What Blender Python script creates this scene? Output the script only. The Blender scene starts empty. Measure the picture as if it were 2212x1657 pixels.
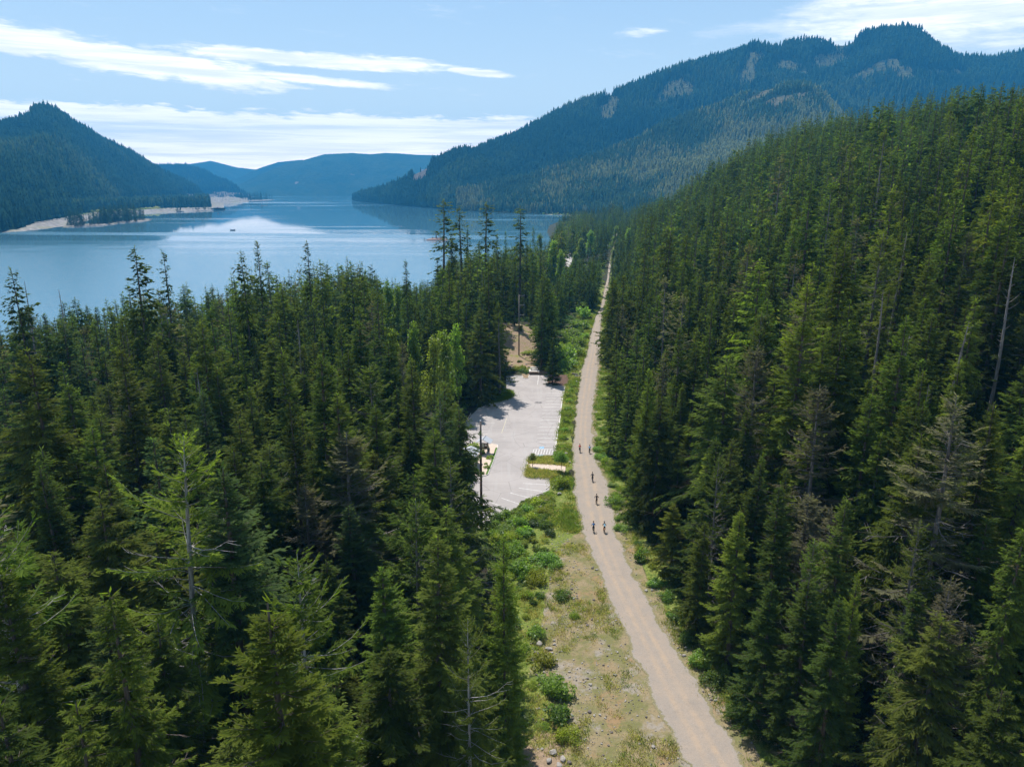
import bpy, bmesh, math, random
import numpy as np
from mathutils import Vector, Matrix

random.seed(7)
RNG = np.random.default_rng(11)
R = math.radians
scene = bpy.context.scene
COL = scene.collection

# ------------------------------------------------------------------ camera
PITCH = R(15.3)          # below the horizontal
CAM_Z = 55.0             # metres above the trail
FOC, CX, CY = 1550.0, 1106.0, 828.5      # of the photograph shown 2212 px wide
cam_d = bpy.data.cameras.new("camera")
cam = bpy.data.objects.new("camera", cam_d)
COL.objects.link(cam)
cam.location = (0, 0, CAM_Z)
cam.rotation_euler = (math.pi / 2 - PITCH, 0, 0)
cam_d.sensor_width = 36.0
cam_d.lens = 36.0 * FOC / 2212.0
cam_d.clip_start = 0.5
cam_d.clip_end = 60000
scene.camera = cam

# ------------------------------------------------------------------ light
SUN_EL, SUN_AZ = R(60), R(-22)           # azimuth from +Y, clockwise
sun_dir = Vector((math.sin(SUN_AZ) * math.cos(SUN_EL), math.cos(SUN_AZ) * math.cos(SUN_EL), math.sin(SUN_EL)))
sl = bpy.data.lights.new("sun", 'SUN')
sl.energy = 5.0
sl.angle = R(0.55)
sl.color = (1.0, 0.955, 0.89)
so = bpy.data.objects.new("sun", sl)
COL.objects.link(so)
so.rotation_euler = sun_dir.to_track_quat('Z', 'Y').to_euler()
so.location = (0, 0, 500)

scene.view_settings.view_transform = 'Standard'
scene.view_settings.look = 'None'
scene.view_settings.gamma = 1.0
scene.view_settings.use_curve_mapping = False
scene.view_settings.exposure = 0.5

cy = scene.cycles
scene.render.engine = 'CYCLES'
cy.max_bounces = 7
cy.diffuse_bounces = 2
cy.glossy_bounces = 2
cy.transmission_bounces = 3
cy.transparent_max_bounces = 6
cy.volume_bounces = 0
cy.use_denoising = True
try:
    cy.denoiser = 'OPENIMAGEDENOISE'
    cy.denoising_input_passes = 'RGB_ALBEDO_NORMAL'
    cy.denoising_prefilter = 'ACCURATE'
except Exception:
    pass
cy.caustics_reflective = False
cy.caustics_refractive = False
cy.sample_clamp_indirect = 4.0
cy.use_adaptive_sampling = True
cy.adaptive_threshold = 0.01

# ------------------------------------------------------------------ small node helper
class NT:
    """terse node-tree writing"""
    def __init__(self, tree):
        self.t = tree
        tree.nodes.clear()
    def n(self, typ, ins=None, **kw):
        nd = self.t.nodes.new(typ)
        for k, v in kw.items():
            setattr(nd, k, v)
        for k, v in (ins or {}).items():
            self.put(nd, k, v)
        return nd
    def put(self, nd, k, v):
        sock = nd.inputs[k]
        if isinstance(v, bpy.types.NodeSocket):
            self.t.links.new(v, sock)
        elif isinstance(v, bpy.types.Node):
            self.t.links.new(v.outputs[0], sock)
        else:
            if hasattr(sock, "default_value"):
                if isinstance(v, (tuple, list)) and len(v) == 3 and len(sock.default_value) == 4:
                    v = (*v, 1.0)
                sock.default_value = v
    def math(self, op, a, b=0.0, c=None, clamp=False):
        nd = self.n('ShaderNodeMath', {0: a, 1: b}, operation=op, use_clamp=clamp)
        if c is not None:
            self.put(nd, 2, c)
        return nd.outputs[0]
    def vmath(self, op, a, b=(0, 0, 0)):
        return self.n('ShaderNodeVectorMath', {0: a, 1: b}, operation=op).outputs[0]
    def mix(self, f, a, b, blend='MIX'):
        nd = self.n('ShaderNodeMix', data_type='RGBA', blend_type=blend)
        self.put(nd, 0, f); self.put(nd, 6, a); self.put(nd, 7, b)
        return nd.outputs[2]
    def noise(self, vec, scale, detail=4.0, rough=0.55, dist=0.0):
        nd = self.n('ShaderNodeTexNoise', {'Scale': scale, 'Detail': detail, 'Roughness': rough, 'Distortion': dist})
        if vec is not None:
            self.put(nd, 'Vector', vec)
        return nd.outputs[0]
    def ss(self, v, lo, hi, a=0.0, b=1.0):
        return self.n('ShaderNodeMapRange', {0: v, 1: lo, 2: hi, 3: a, 4: b}, interpolation_type='SMOOTHSTEP').outputs[0]
    def lin(self, v, lo, hi, a=0.0, b=1.0):
        return self.n('ShaderNodeMapRange', {0: v, 1: lo, 2: hi, 3: a, 4: b}).outputs[0]
    def ramp(self, v, stops):
        nd = self.n('ShaderNodeValToRGB', {0: v})
        cr = nd.color_ramp
        while len(cr.elements) < len(stops):
            cr.elements.new(0.5)
        for e, (p, c) in zip(cr.elements, stops):
            e.position = p; e.color = (*c, 1.0)
        return nd.outputs[0]

# ------------------------------------------------------------------ sky
world = bpy.data.worlds.new("World")
scene.world = world
world.use_nodes = True
w = NT(world.node_tree)
sky = w.n('ShaderNodeTexSky', sky_type='NISHITA', sun_disc=False, sun_elevation=SUN_EL,
          sun_rotation=SUN_AZ, altitude=800.0, air_density=1.0, dust_density=0.6, ozone_density=2.0)
SKY_STRENGTH = 0.10
tc = w.n('ShaderNodeTexCoord')
sep = w.n('ShaderNodeSeparateXYZ', {0: tc.outputs['Generated']})
az = w.math('MULTIPLY', w.math('ARCTAN2', sep.outputs[0], sep.outputs[1]), 57.2958)
el = w.math('MULTIPLY', w.math('ARCSINE', sep.outputs[2]), 57.2958)
# streaks: elevation stretched against azimuth, slightly tilted
tilt = w.math('ADD', el, w.math('MULTIPLY', az, 0.055))
cvec = w.n('ShaderNodeCombineXYZ', {0: w.math('MULTIPLY', az, 0.16), 1: w.math('MULTIPLY', tilt, 0.95), 2: 0.0}).outputs[0]
n1 = w.noise(cvec, 0.62, 7.0, 0.60, 0.35)
cvec2 = w.n('ShaderNodeCombineXYZ', {0: w.math('MULTIPLY', az, 0.05), 1: w.math('MULTIPLY', el, 1.15), 2: 3.7}).outputs[0]
n2 = w.noise(cvec2, 1.5, 6.0, 0.62, 0.35)
def gauss(a0, e0, wa, we, slope=0.0):
    da = w.math('DIVIDE', w.math('SUBTRACT', az, a0), wa)
    ec = w.math('ADD', w.math('MULTIPLY', w.math('SUBTRACT', az, a0), slope), e0)
    de = w.math('DIVIDE', w.math('SUBTRACT', el, ec), we)
    q = w.math('ADD', w.math('MULTIPLY', w.math('MULTIPLY', da, da), w.math('MULTIPLY', da, da)), w.math('MULTIPLY', de, de))
    return w.math('POWER', 2.71828, w.math('MULTIPLY', q, -1.0))
fvec = w.n('ShaderNodeCombineXYZ', {0: w.math('MULTIPLY', az, 0.45), 1: w.math('MULTIPLY', tilt, 2.3), 2: 9.0}).outputs[0]
nf = w.noise(fvec, 1.0, 8.0, 0.68, 0.5)
def cloud(mask, noise, thr, soft):
    v = w.math('ADD', w.math('ADD', w.math('MULTIPLY', noise, 0.6), w.math('MULTIPLY', nf, 0.4)), w.math('MULTIPLY', mask, 0.42))
    return w.math('MULTIPLY', w.ss(v, thr, thr + soft * 1.5), w.ss(nf, 0.28, 0.58, 0.82, 1.0))
CL = []
CL.append(cloud(gauss(-28, 8.25, 11.5, 1.05, -0.10), n1, 0.625, 0.12))
CL.append(cloud(gauss(-14.0, 8.65, 10.5, 0.62, -0.035), n1, 0.645, 0.12))
CL.append(cloud(gauss(-13.7, 7.35, 5.2, 0.42, -0.06), n1, 0.68, 0.13))
CL.append(cloud(gauss(-2.6, 8.1, 2.8, 0.36, -0.08), n1, 0.68, 0.12))
CL.append(w.math('MULTIPLY', cloud(gauss(9.3, 10.6, 3.0, 0.55, 0.04), n1, 0.79, 0.16), 0.9))
CL.append(w.math('MULTIPLY', cloud(gauss(31, 10.8, 12.5, 2.3, 0.0), n1, 0.54, 0.26), 0.95))
CL.append(w.math('MULTIPLY', cloud(gauss(16.5, 10.5, 4.6, 0.8, 0.10), n1, 0.68, 0.34), 0.8))
bank_top = w.math('ADD', w.math('ADD', w.math('MULTIPLY', n1, 2.6), w.math('MULTIPLY', nf, 1.8)), w.math('ADD', 2.85, w.math('MULTIPLY', az, -0.012)))
bank = w.math('MULTIPLY', w.ss(w.math('SUBTRACT', bank_top, el), 0.0, 0.40),
              w.ss(w.math('ADD', n2, w.lin(az, -40, 0, -0.02, 0.18)), 0.30, 0.50, 0.56, 1.0))
CL.append(w.math('MULTIPLY', bank, w.ss(az, 18, 6)))
far_cl = w.math('MULTIPLY', w.ss(n1, 0.52, 0.72), w.ss(w.math('ABSOLUTE', az), 42, 60))
CL.append(w.math('MULTIPLY', far_cl, w.ss(el, 2, 8)))
tot = CL[0]
for c in CL[1:]:
    tot = w.math('MAXIMUM', tot, c)
shade = w.ss(n2, 0.36, 0.62, 0.0, 1.0)
skyc = w.n('ShaderNodeVectorMath', {0: sky.outputs[0], 3: SKY_STRENGTH}, operation='SCALE').outputs[0]
# thin high veil that pales the blue, stronger toward the horizon
hor = w.math('POWER', 2.71828, w.math('MULTIPLY', w.math('MAXIMUM', el, 0.0), -0.22))     # the horizon is brightest
veil = w.mix(w.ss(el, 30, -1, 0.25, 0.75), skyc, (0.345, 0.525, 0.70))
veil = w.mix(hor, veil, (1.72, 1.55, 1.05))
cloudc = w.mix(shade, w.mix(hor, (0.82, 0.86, 0.90), (2.05, 1.72, 1.34)), w.mix(hor, (1.14, 1.10, 1.05), (2.9, 2.4, 1.85)))
fin = w.mix(tot, veil, cloudc)
bg = w.n('ShaderNodeBackground', {'Color': fin, 'Strength': 1.0})
w.n('ShaderNodeOutputWorld', {0: bg})

# ------------------------------------------------------------------ projection between photograph and place
sT, cT = math.sin(PITCH), math.cos(PITCH)
def ray(px, py):
    u, v = (px - CX) / FOC, (CY - py) / FOC
    return u, cT + v * sT, -sT + v * cT
def on_z(px, py, z=0.0):
    dx, dy, dz = ray(px, py)
    s = (z - CAM_Z) / dz
    return dx * s, dy * s
def at_y(px, py, Y):
    dx, dy, dz = ray(px, py)
    s = Y / dy
    return dx * s, Y, CAM_Z + dz * s
def at_range(px, py, D):
    """point on the pixel's ray at ground range D"""
    dx, dy, dz = ray(px, py)
    s = D / math.hypot(dx, dy)
    return dx * s, dy * s, CAM_Z + dz * s
def proj(x, y, z):
    x, y, z = np.asarray(x, float), np.asarray(y, float), np.asarray(z, float) - CAM_Z
    f = y * cT - z * sT
    v = y * sT + z * cT
    f = np.maximum(f, 1e-3)
    return CX + FOC * x / f, CY - FOC * v / f
def src(pts):            # full-size photograph pixels -> 2212 wide
    k = 2212.0 / 2700.0
    return [(a * k, b * k) for a, b in pts]

# ------------------------------------------------------------------ numpy noise
def _hash(ix, iy, seed):
    n = (ix.astype(np.int64) * 374761393 + iy.astype(np.int64) * 668265263 + seed * 1274126177) & 0x7fffffff
    n = ((n ^ (n >> 13)) * 1274126177) & 0x7fffffff
    return ((n ^ (n >> 16)) & 0xffff) / 65535.0
def vnoise(x, y, seed=0):
    x, y = np.asarray(x, float), np.asarray(y, float)
    ix, iy = np.floor(x), np.floor(y)
    fx, fy = x - ix, y - iy
    fx, fy = fx * fx * (3 - 2 * fx), fy * fy * (3 - 2 * fy)
    a, b = _hash(ix, iy, seed), _hash(ix + 1, iy, seed)
    c, d = _hash(ix, iy + 1, seed), _hash(ix + 1, iy + 1, seed)
    return (a * (1 - fx) + b * fx) * (1 - fy) + (c * (1 - fx) + d * fx) * fy
def fbm(x, y, seed=0, oct=4):
    t, amp, s = 0.0, 0.5, 0.0
    for o in range(oct):
        t = t + amp * vnoise(x * 2 ** o, y * 2 ** o, seed + o * 17)
        s += amp
        amp *= 0.5
    return t / s                        # 0..1
def sst(a, b, x):
    t = np.clip((np.asarray(x, float) - a) / (b - a), 0, 1)
    return t * t * (3 - 2 * t)

# ------------------------------------------------------------------ objects
def tag(o, label=None, cat=None, group=None, kind=None):
    if label: o["label"] = label
    if cat: o["category"] = cat
    if group: o["group"] = group
    if kind: o["kind"] = kind
    return o
def empty(name, loc=(0, 0, 0), rz=0.0):
    o = bpy.data.objects.new(name, None)
    COL.objects.link(o)
    o.location = loc
    o.rotation_euler = (0, 0, rz)
    o.empty_display_size = 0.2
    return o
def mesh_np(name, V, F, mats=(), fm=None, smooth=False):
    """V (n,3); F (m,k) all tris or all quads"""
    V = np.ascontiguousarray(V, np.float32); F = np.ascontiguousarray(F, np.int32)
    me = bpy.data.meshes.new(name)
    k = F.shape[1]
    me.vertices.add(len(V)); me.vertices.foreach_set("co", V.ravel())
    me.loops.add(F.size); me.loops.foreach_set("vertex_index", F.ravel())
    me.polygons.add(len(F))
    me.polygons.foreach_set("loop_start", np.arange(0, F.size, k, dtype=np.int32))
    for m in mats:
        me.materials.append(m)
    if fm is not None:
        me.polygons.foreach_set("material_index", np.ascontiguousarray(fm, np.int32))
    me.update(calc_edges=True)
    if smooth:
        me.polygons.foreach_set("use_smooth", np.ones(len(F), bool))
    return me
def attr_f(me, name, vals):
    a = me.attributes.new(name, 'FLOAT', 'POINT')
    a.data.foreach_set("value", np.ascontiguousarray(vals, np.float32))
def attr_c(me, name, vals):
    a = me.attributes.new(name, 'FLOAT_COLOR', 'POINT')
    v = np.ones((len(vals), 4), np.float32); v[:, :vals.shape[1]] = vals
    a.data.foreach_set("color", v.ravel())
def link(name, me, parent=None, loc=None):
    o = bpy.data.objects.new(name, me)
    COL.objects.link(o)
    if parent is not None: o.parent = parent
    if loc is not None: o.location = loc
    return o

class MB:
    """collects simple solids into one mesh"""
    def __init__(self):
        self.v, self.f, self.m = [], [], []
    def add(self, vs, fs, m=0):
        b = len(self.v)
        self.v += [tuple(p) for p in vs]
        self.f += [tuple(i + b for i in q) for q in fs]
        self.m += [m] * len(fs)
        return self
    def box(self, c, s, rz=0.0, m=0, M=None):
        x, y, z = s[0] / 2, s[1] / 2, s[2] / 2
        P = [Vector((a * x, b * y, d * z)) for a, b, d in ((-1,-1,-1),(1,-1,-1),(1,1,-1),(-1,1,-1),(-1,-1,1),(1,-1,1),(1,1,1),(-1,1,1))]
        Q = M if M is not None else Matrix.Rotation(rz, 3, 'Z')
        P = [Q @ p + Vector(c) for p in P]
        return self.add(P, [(3,2,1,0),(4,5,6,7),(0,1,5,4),(1,2,6,5),(2,3,7,6),(3,0,4,7)], m)
    def cyl(self, a, b, ra, rb=None, n=8, m=0, cap=True):
        a, b = Vector(a), Vector(b)
        rb = ra if rb is None else rb
        d = (b - a).normalized()
        u = d.orthogonal().normalized(); w2 = d.cross(u)
        vs = []
        for p, r in ((a, ra), (b, rb)):
            for i in range(n):
                t = 2 * math.pi * i / n
                vs.append(p + u * (r * math.cos(t)) + w2 * (r * math.sin(t)))
        fs = [(i, (i + 1) % n, n + (i + 1) % n, n + i) for i in range(n)]
        if cap:
            fs += [tuple(range(n - 1, -1, -1)), tuple(range(n, 2 * n))]
        return self.add(vs, fs, m)
    def tube(self, pts, rads, n=6, m=0):
        for i in range(len(pts) - 1):
            self.cyl(pts[i], pts[i + 1], rads[i], rads[i + 1], n, m, cap=(i == 0 or i == len(pts) - 2))
        return self
    def ring(self, c, axis, Rr, r, n=20, k=6, m=0):
        axis = Vector(axis).normalized(); u = axis.orthogonal().normalized(); w2 = axis.cross(u)
        vs, fs = [], []
        for i in range(n):
            t = 2 * math.pi * i / n
            d = u * math.cos(t) + w2 * math.sin(t)
            for j in range(k):
                s = 2 * math.pi * j / k
                vs.append(Vector(c) + d * (Rr + r * math.cos(s)) + axis * (r * math.sin(s)))
        for i in range(n):
            for j in range(k):
                fs.append((i * k + j, ((i + 1) % n) * k + j, ((i + 1) % n) * k + (j + 1) % k, i * k + (j + 1) % k))
        return self.add(vs, fs, m)
    def prism(self, poly, z0, z1, m=0):
        n = len(poly)
        area = sum(poly[i][0] * poly[(i + 1) % n][1] - poly[(i + 1) % n][0] * poly[i][1] for i in range(n))
        if area < 0: poly = poly[::-1]
        vs = [(x, y, z0) for x, y in poly] + [(x, y, z1) for x, y in poly]
        fs = [(i, (i + 1) % n, n + (i + 1) % n, n + i) for i in range(n)] + [tuple(range(n, 2 * n))]
        return self.add(vs, fs, m)
    def build(self, name, mats, parent=None, smooth=False, loc=None):
        me = bpy.data.meshes.new(name)
        me.from_pydata([tuple(p) for p in self.v], [], self.f)
        for mt in (mats if isinstance(mats, (list, tuple)) else [mats]):
            me.materials.append(mt)
        me.polygons.foreach_set("material_index", self.m)
        if smooth:
            me.polygons.foreach_set("use_smooth", [True] * len(self.f))
        bm = bmesh.new(); bm.from_mesh(me)
        bmesh.ops.recalc_face_normals(bm, faces=bm.faces)
        bm.to_mesh(me); bm.free()
        me.update()
        return link(name, me, parent, loc)

# ------------------------------------------------------------------ materials
def new_mat(name):
    m = bpy.data.materials.new(name)
    m.use_nodes = True
    return m, NT(m.node_tree)
def finish(nt, shader, disp=None):
    o = nt.n('ShaderNodeOutputMaterial', {0: shader})
    if disp is not None: nt.put(o, 2, disp)
def plain(name, col, rough=0.7, metal=0.0, var=0.18, scale=3.0, spec=0.3):
    m, t = new_mat(name)
    g = t.n('ShaderNodeNewGeometry')
    tcn = t.n('ShaderNodeTexCoord')
    nz = t.noise(tcn.outputs['Object'], scale, 5.0, 0.6)
    c = t.mix(t.lin(nz, 0.25, 0.75), tuple(x * (1 - var) for x in col), tuple(min(1, x * (1 + var)) for x in col))
    b = t.n('ShaderNodeBsdfPrincipled', {'Base Color': c, 'Roughness': rough, 'Metallic': metal, 'Specular IOR Level': spec})
    finish(t, b)
    return m
# ================================================================== terrain
LAKE_Z = -15.0
TL = src([(1815,2022),(1733,1869),(1688,1760),(1647,1663),(1609,1588),(1583,1528),(1553,1449),(1534,1400),(1530,1365),(1517,1329),(1511.5,1284),(1510,1239),(1509,1193),(1511.5,1149),(1518,1076),(1528,1009.5),(1537,960),(1547,935),(1556,885),(1563,863),(1570.5,836),(1583,812),(1588.6,787),(1594,761.6),(1601,736),(1604,703.6)])
TR = src([(1966,2020),(1920,1933),(1864,1850),(1808,1753),(1755,1670),(1710,1580),(1677,1524),(1646,1464),(1628,1415),(1622,1370),(1610,1310),(1600,1262),(1577,1228),(1568,1193),(1562,1130),(1566.5,1066),(1575,1009.5),(1581,950),(1583,908),(1583,880),(1585,850),(1589,825),(1594,800),(1602,765),(1606,735),(1610,705)])
L_w = np.array([on_z(*p) for p in TL]); R_w = np.array([on_z(*p) for p in TR])
def extend(A):
    k0 = (A[1] - A[0]) / (A[1, 1] - A[0, 1])
    pre = [A[0] + k0 * (y - A[0, 1]) for y in (-160.0, -60.0, 10.0)]
    post = [A[-1] + np.array([0.155, 1.0]) * (y - A[-1, 1]) for y in (600.0, 700.0, 800.0, 900.0)]
    return np.vstack([pre, A, post])
L_w, R_w = extend(L_w), extend(R_w)
L_w = L_w[np.argsort(L_w[:, 1])]; R_w = R_w[np.argsort(R_w[:, 1])]
def t_left(y): return np.interp(y, L_w[:, 1], L_w[:, 0])
def t_right(y): return np.interp(y, R_w[:, 1], R_w[:, 0])
def t_c(y): return 0.5 * (t_left(y) + t_right(y))
# left edge of the open verge
VL = src([(1395,2060),(1462,1960),(1445,1860),(1430,1760),(1425,1660),(1440,1560),(1470,1470),(1492,1400),(1500,1340),(1503,1290),(1512,1150)])
V_w = np.array([on_z(*p) for p in VL]); V_w = V_w[np.argsort(V_w[:, 1])]
def v_left(y): return np.interp(y, V_w[:, 1], V_w[:, 0])

def z3(pts): return src([(1150 + a / 3.0127, 900 + b / 3.0127) for a, b in pts])
LOT_px = z3([(556,275),(680,275),(692,292),(712,299),(732,294),(740,270),(890,270),(880,340),(930,352),(1024,360),(1000,480),(985,600),(972,700),(955,790),(950,850),(945,925),
             (760,928),(735,938),(722,990),(710,1055),(716,1078),(740,1086),(900,1092),(905,1150),(890,1212),(760,1250),(600,1345),(470,1420),(330,1500),(150,1590),(-160,1500),(-60,1330),(100,1230),
             (300,1075),(395,1068),(412,1060),(455,955),(490,840),(484,824),(440,815),(330,822),(225,835),(205,705),(275,590),(330,540),(420,500),(520,482),(580,462),(610,438),(606,410),(580,392),(556,385)])
LOT = [on_z(*p) for p in LOT_px]
LOT_A = np.array(LOT)
def in_poly(x, y, poly):
    x, y = np.asarray(x, float), np.asarray(y, float)
    ins = np.zeros(np.broadcast(x, y).shape, bool)
    n = len(poly)
    for i in range(n):
        x1, y1 = poly[i]; x2, y2 = poly[(i + 1) % n]
        if y1 == y2: continue
        c = ((y1 > y) != (y2 > y)) & (x < (x2 - x1) * (y - y1) / (y2 - y1) + x1)
        ins ^= c
    return ins
def poly_dist(x, y, poly, closed=True):
    x, y = np.asarray(x, float), np.asarray(y, float)
    d = np.full(np.broadcast(x, y).shape, 1e9)
    n = len(poly)
    for i in range(n if closed else n - 1):
        x1, y1 = poly[i]; x2, y2 = poly[(i + 1) % n]
        vx, vy = x2 - x1, y2 - y1
        t = np.clip(((x - x1) * vx + (y - y1) * vy) / (vx * vx + vy * vy + 1e-9), 0, 1)
        d = np.minimum(d, np.hypot(x - x1 - t * vx, y - y1 - t * vy))
    return d

SH_Y = [-200, 0, 150, 300, 420, 520, 650, 800, 1000, 1200, 1400, 1480]
SH_D = [300, 270, 240, 185, 140, 105, 80, 70, 80, 75, 60, 20]
MOUND = (-12.0, 268.0)
def ground_z(x, y, fine=True):
    x, y = np.asarray(x, float), np.asarray(y, float)
    c = t_c(y); d = x - c
    # uphill to the right
    S = 0.40 + 0.27 * sst(120, 470, y)
    up = S * np.logaddexp(0, (d - 13.0) / 4.0) * 4.0 * (1 - sst(640, 900, y) * 0.95)
    cap = 76.0 + 10 * (fbm(x / 90, y / 90, 5, 3) - .5)
    up = -12.0 * np.logaddexp(-up / 12.0, -cap / 12.0)
    up = np.maximum(up, 0)
    up += sst(18, 50, d) * 5.0 * (fbm(x / 38, y / 38, 3, 3) - .5)
    # downhill to the lake on the left
    lotr = sst(70, 95, y) * (1 - sst(240, 262, y))
    st = 14 + 34 * lotr
    shore = np.interp(y, SH_Y, SH_D)
    q = (-d - st) / np.maximum(shore - st, 5)
    dn = 16.2 * np.where(q > 0, q ** 1.25, 0)
    dn = np.minimum(dn, 22.0)
    lowfar = 8.0 * sst(430, 640, y) * sst(8, 40, -d)
    mound = 8.5 * np.exp(-((x - MOUND[0]) / 24) ** 2 - ((y - MOUND[1]) / 27) ** 2) * sst(9, 22, -d) * sst(232, 250, y)
    z = up - np.maximum(dn, np.minimum(lowfar, 13)) + mound
    if fine:
        m = sst(9, 26, np.abs(d)) * (1 - lotr * sst(-48, -40, d) * (d < 5)) 
        z = z + m * (fbm(x / 9, y / 9, 9, 3) - .5) * 1.6
    end = sst(1380, 1500, y) * (1 - sst(250, 500, d))
    return z * (1 - end) - 19 * end

def axis(segs):
    out = []
    for a, b, s in segs:
        out += list(np.arange(a, b, s))
    return np.array(out + [segs[-1][1]])
GX = axis([(-520, -120, 9), (-120, -40, 2.5), (-40, 60, 1.0), (60, 140, 2.5), (140, 420, 6), (420, 1700, 40)])
GY = axis([(-300, -20, 12), (-20, 40, 3), (40, 250, 1.2), (250, 330, 2), (330, 700, 5), (700, 1760, 12)])
gx, gy = np.meshgrid(GX, GY)
gz = ground_z(gx, gy)
nX, nY = len(GX), len(GY)
V = np.stack([gx.ravel(), gy.ravel(), gz.ravel()], 1)
ii, jj = np.meshgrid(np.arange(nX - 1), np.arange(nY - 1))
a = (jj * nX + ii).ravel()
F = np.stack([a, a + 1, a + 1 + nX, a + nX], 1)

m_ground, t = new_mat("ground_soil")
geo = t.n('ShaderNodeNewGeometry'); P = geo.outputs['Position']
at = t.n('ShaderNodeAttribute', attribute_name="cover")
sc = t.n('ShaderNodeSeparateColor', {0: at.outputs['Color']})
nA = t.noise(P, 0.35, 6, 0.62); nB = t.noise(P, 2.6, 5, 0.65); nC = t.noise(P, 0.09, 3, 0.5); nD = t.noise(P, 9.0, 3, 0.6)
floor_c = t.mix(t.ss(nA, 0.42, 0.62), (0.030, 0.026, 0.017), (0.030, 0.045, 0.014))
floor_c = t.mix(t.ss(nB, 0.55, 0.72), floor_c, (0.095, 0.072, 0.050))
dry = t.mix(t.ss(nA, 0.40, 0.60), (0.255, 0.20, 0.115), (0.16, 0.155, 0.06))
dry = t.mix(t.math('MULTIPLY', t.ss(t.noise(P, 0.16, 5, 0.7), 0.52, 0.62), .85), dry, (0.285, 0.252, 0.220))
dry = t.mix(t.ss(t.noise(P, 0.22, 5, 0.7), 0.54, 0.66), dry, (0.27, 0.18, 0.095))
dry = t.mix(t.math('MULTIPLY', t.ss(nB, 0.47, 0.68), 0.6), dry, (0.135, 0.115, 0.07))
dry = t.mix(t.math('MULTIPLY', t.ss(nD, 0.60, 0.74), 0.55), dry, (0.45, 0.43, 0.39))
grs = t.mix(t.ss(nB, 0.36, 0.66), (0.085, 0.125, 0.022), (0.20, 0.225, 0.05))
grs = t.mix(t.ss(nA, 0.54, 0.70), grs, (0.30, 0.26, 0.12))
dirt = t.mix(t.ss(nB, 0.35, 0.65), (0.305, 0.220, 0.150), (0.21, 0.155, 0.10))
dirt = t.mix(t.ss(nA, 0.50, 0.62), dirt, (0.20, 0.19, 0.065))
def brk(v): return t.ss(t.math('ADD', v, t.math('MULTIPLY', t.math('SUBTRACT', nA, 0.5), 0.7)), 0.40, 0.60)
c = t.mix(brk(sc.outputs[0]), floor_c, dry)
c = t.mix(brk(sc.outputs[1]), c, grs)
c = t.mix(brk(sc.outputs[2]), c, dirt)
bmp = t.n('ShaderNodeBump', {'Strength': 0.8, 'Distance': 0.12, 'Height': t.math('ADD', nB, t.math('MULTIPLY', nD, 0.6))})
b = t.n('ShaderNodeBsdfPrincipled', {'Base Color': c, 'Roughness': 0.95, 'Specular IOR Level': 0.15, 'Normal': bmp})
finish(t, b)

me = mesh_np("ground", V, F, [m_ground], smooth=True)
x, y = V[:, 0], V[:, 1]
dl = t_left(y) - x; dr = x - t_right(y)
verge = sst(-1.5, 1.0, x - v_left(y)) * (dl > -1) * (1 - sst(112, 118, y))
verge *= 1 - sst(92, 104, y) * sst(5.0, 6.5, dl)
verge_r = np.interp(y, [0, 60, 80, 95, 115, 130, 200, 300], [2.4, 2.4, 2.0, 1.8, 3.2, 2.6, 1.4, 1.0])
verge = np.maximum(verge, sst(0.6, -0.6, dr - verge_r) * (dr > -2) * (y < 420))
green = np.where((dl > 0.3) & (y > 108) & (y < 420), sst(9.5, 7.0, dl), 0) * 0.85
green = np.maximum(green, 0.75 * (dr > 0.5) * sst(4.5, 2.6, dr) * (y > 125) * (y < 480))
GP = [on_z(px, py) for px, py in ((1030,1150),(1130,1085),(1185,1055),(1200,1035),(1248,1030),(1256,1110),(1250,1150),(1215,1175),(1180,1235),(1150,1290),(1100,1290),(1050,1230))]
inside = in_poly(x, y, GP); pd = poly_dist(x, y, GP)
green = np.maximum(green, np.where(inside, 0.5 + np.minimum(pd, 1.2) / 1.2 * .45, 0.5 - np.minimum(pd, 1.2) / 1.2 * .5) * (dl > .2))
belt = sst(-5.5, -4.0, x - v_left(y)) * (x < t_c(y)) * (y < 112)
green = np.maximum(green, belt * sst(1.2, -0.6, x - v_left(y)) * .8)
green = np.maximum(green, 0.8 * sst(7.5, 5.5, dr) * (dr > verge_r - .4) * (y < 135))
lotd = poly_dist(x, y, LOT)
green = np.maximum(green, sst(3.0, 1.5, lotd) * 0.8 * (y < 150) * (x > -25))
green = np.maximum(green, 0.8 * np.exp(-(np.hypot(x - on_z(1075, 857)[0], y - on_z(1075, 857)[1]) / 5.0) ** 4))
DIRT = np.array([on_z(px, py, z) for px, py, z in ((1100,800,0),(1150,800,0),(1160,700,6),(1100,690,7),(1092,740,4))])
dirt_m = np.exp(-(np.hypot((x - on_z(1122, 735, 4)[0]) / 9.0, (y - on_z(1122, 735, 4)[1]) / 30.0)) ** 4)
bank = np.exp(-(np.hypot((x - on_z(1180, 1625)[0]) / 2.6, (y - on_z(1180, 1625)[1]) / 3.2)) ** 4)
dirt_m = np.maximum(dirt_m, bank)
attr_c(me, "cover", np.stack([verge, green, dirt_m], 1))
g_ob = tag(link("ground", me), kind="structure")

# low plain under everything, out to the hills
mpl = MB(); mpl.add([(-5980, -1290, -20), (5980, -1290, -20), (5980, 10280, -20), (-5980, 10280, -20)], [(0, 1, 2, 3)])
tag(mpl.build("terrain", plain("lakebed", (0.06, 0.07, 0.05), 0.95, scale=0.01)), kind="structure")

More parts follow.
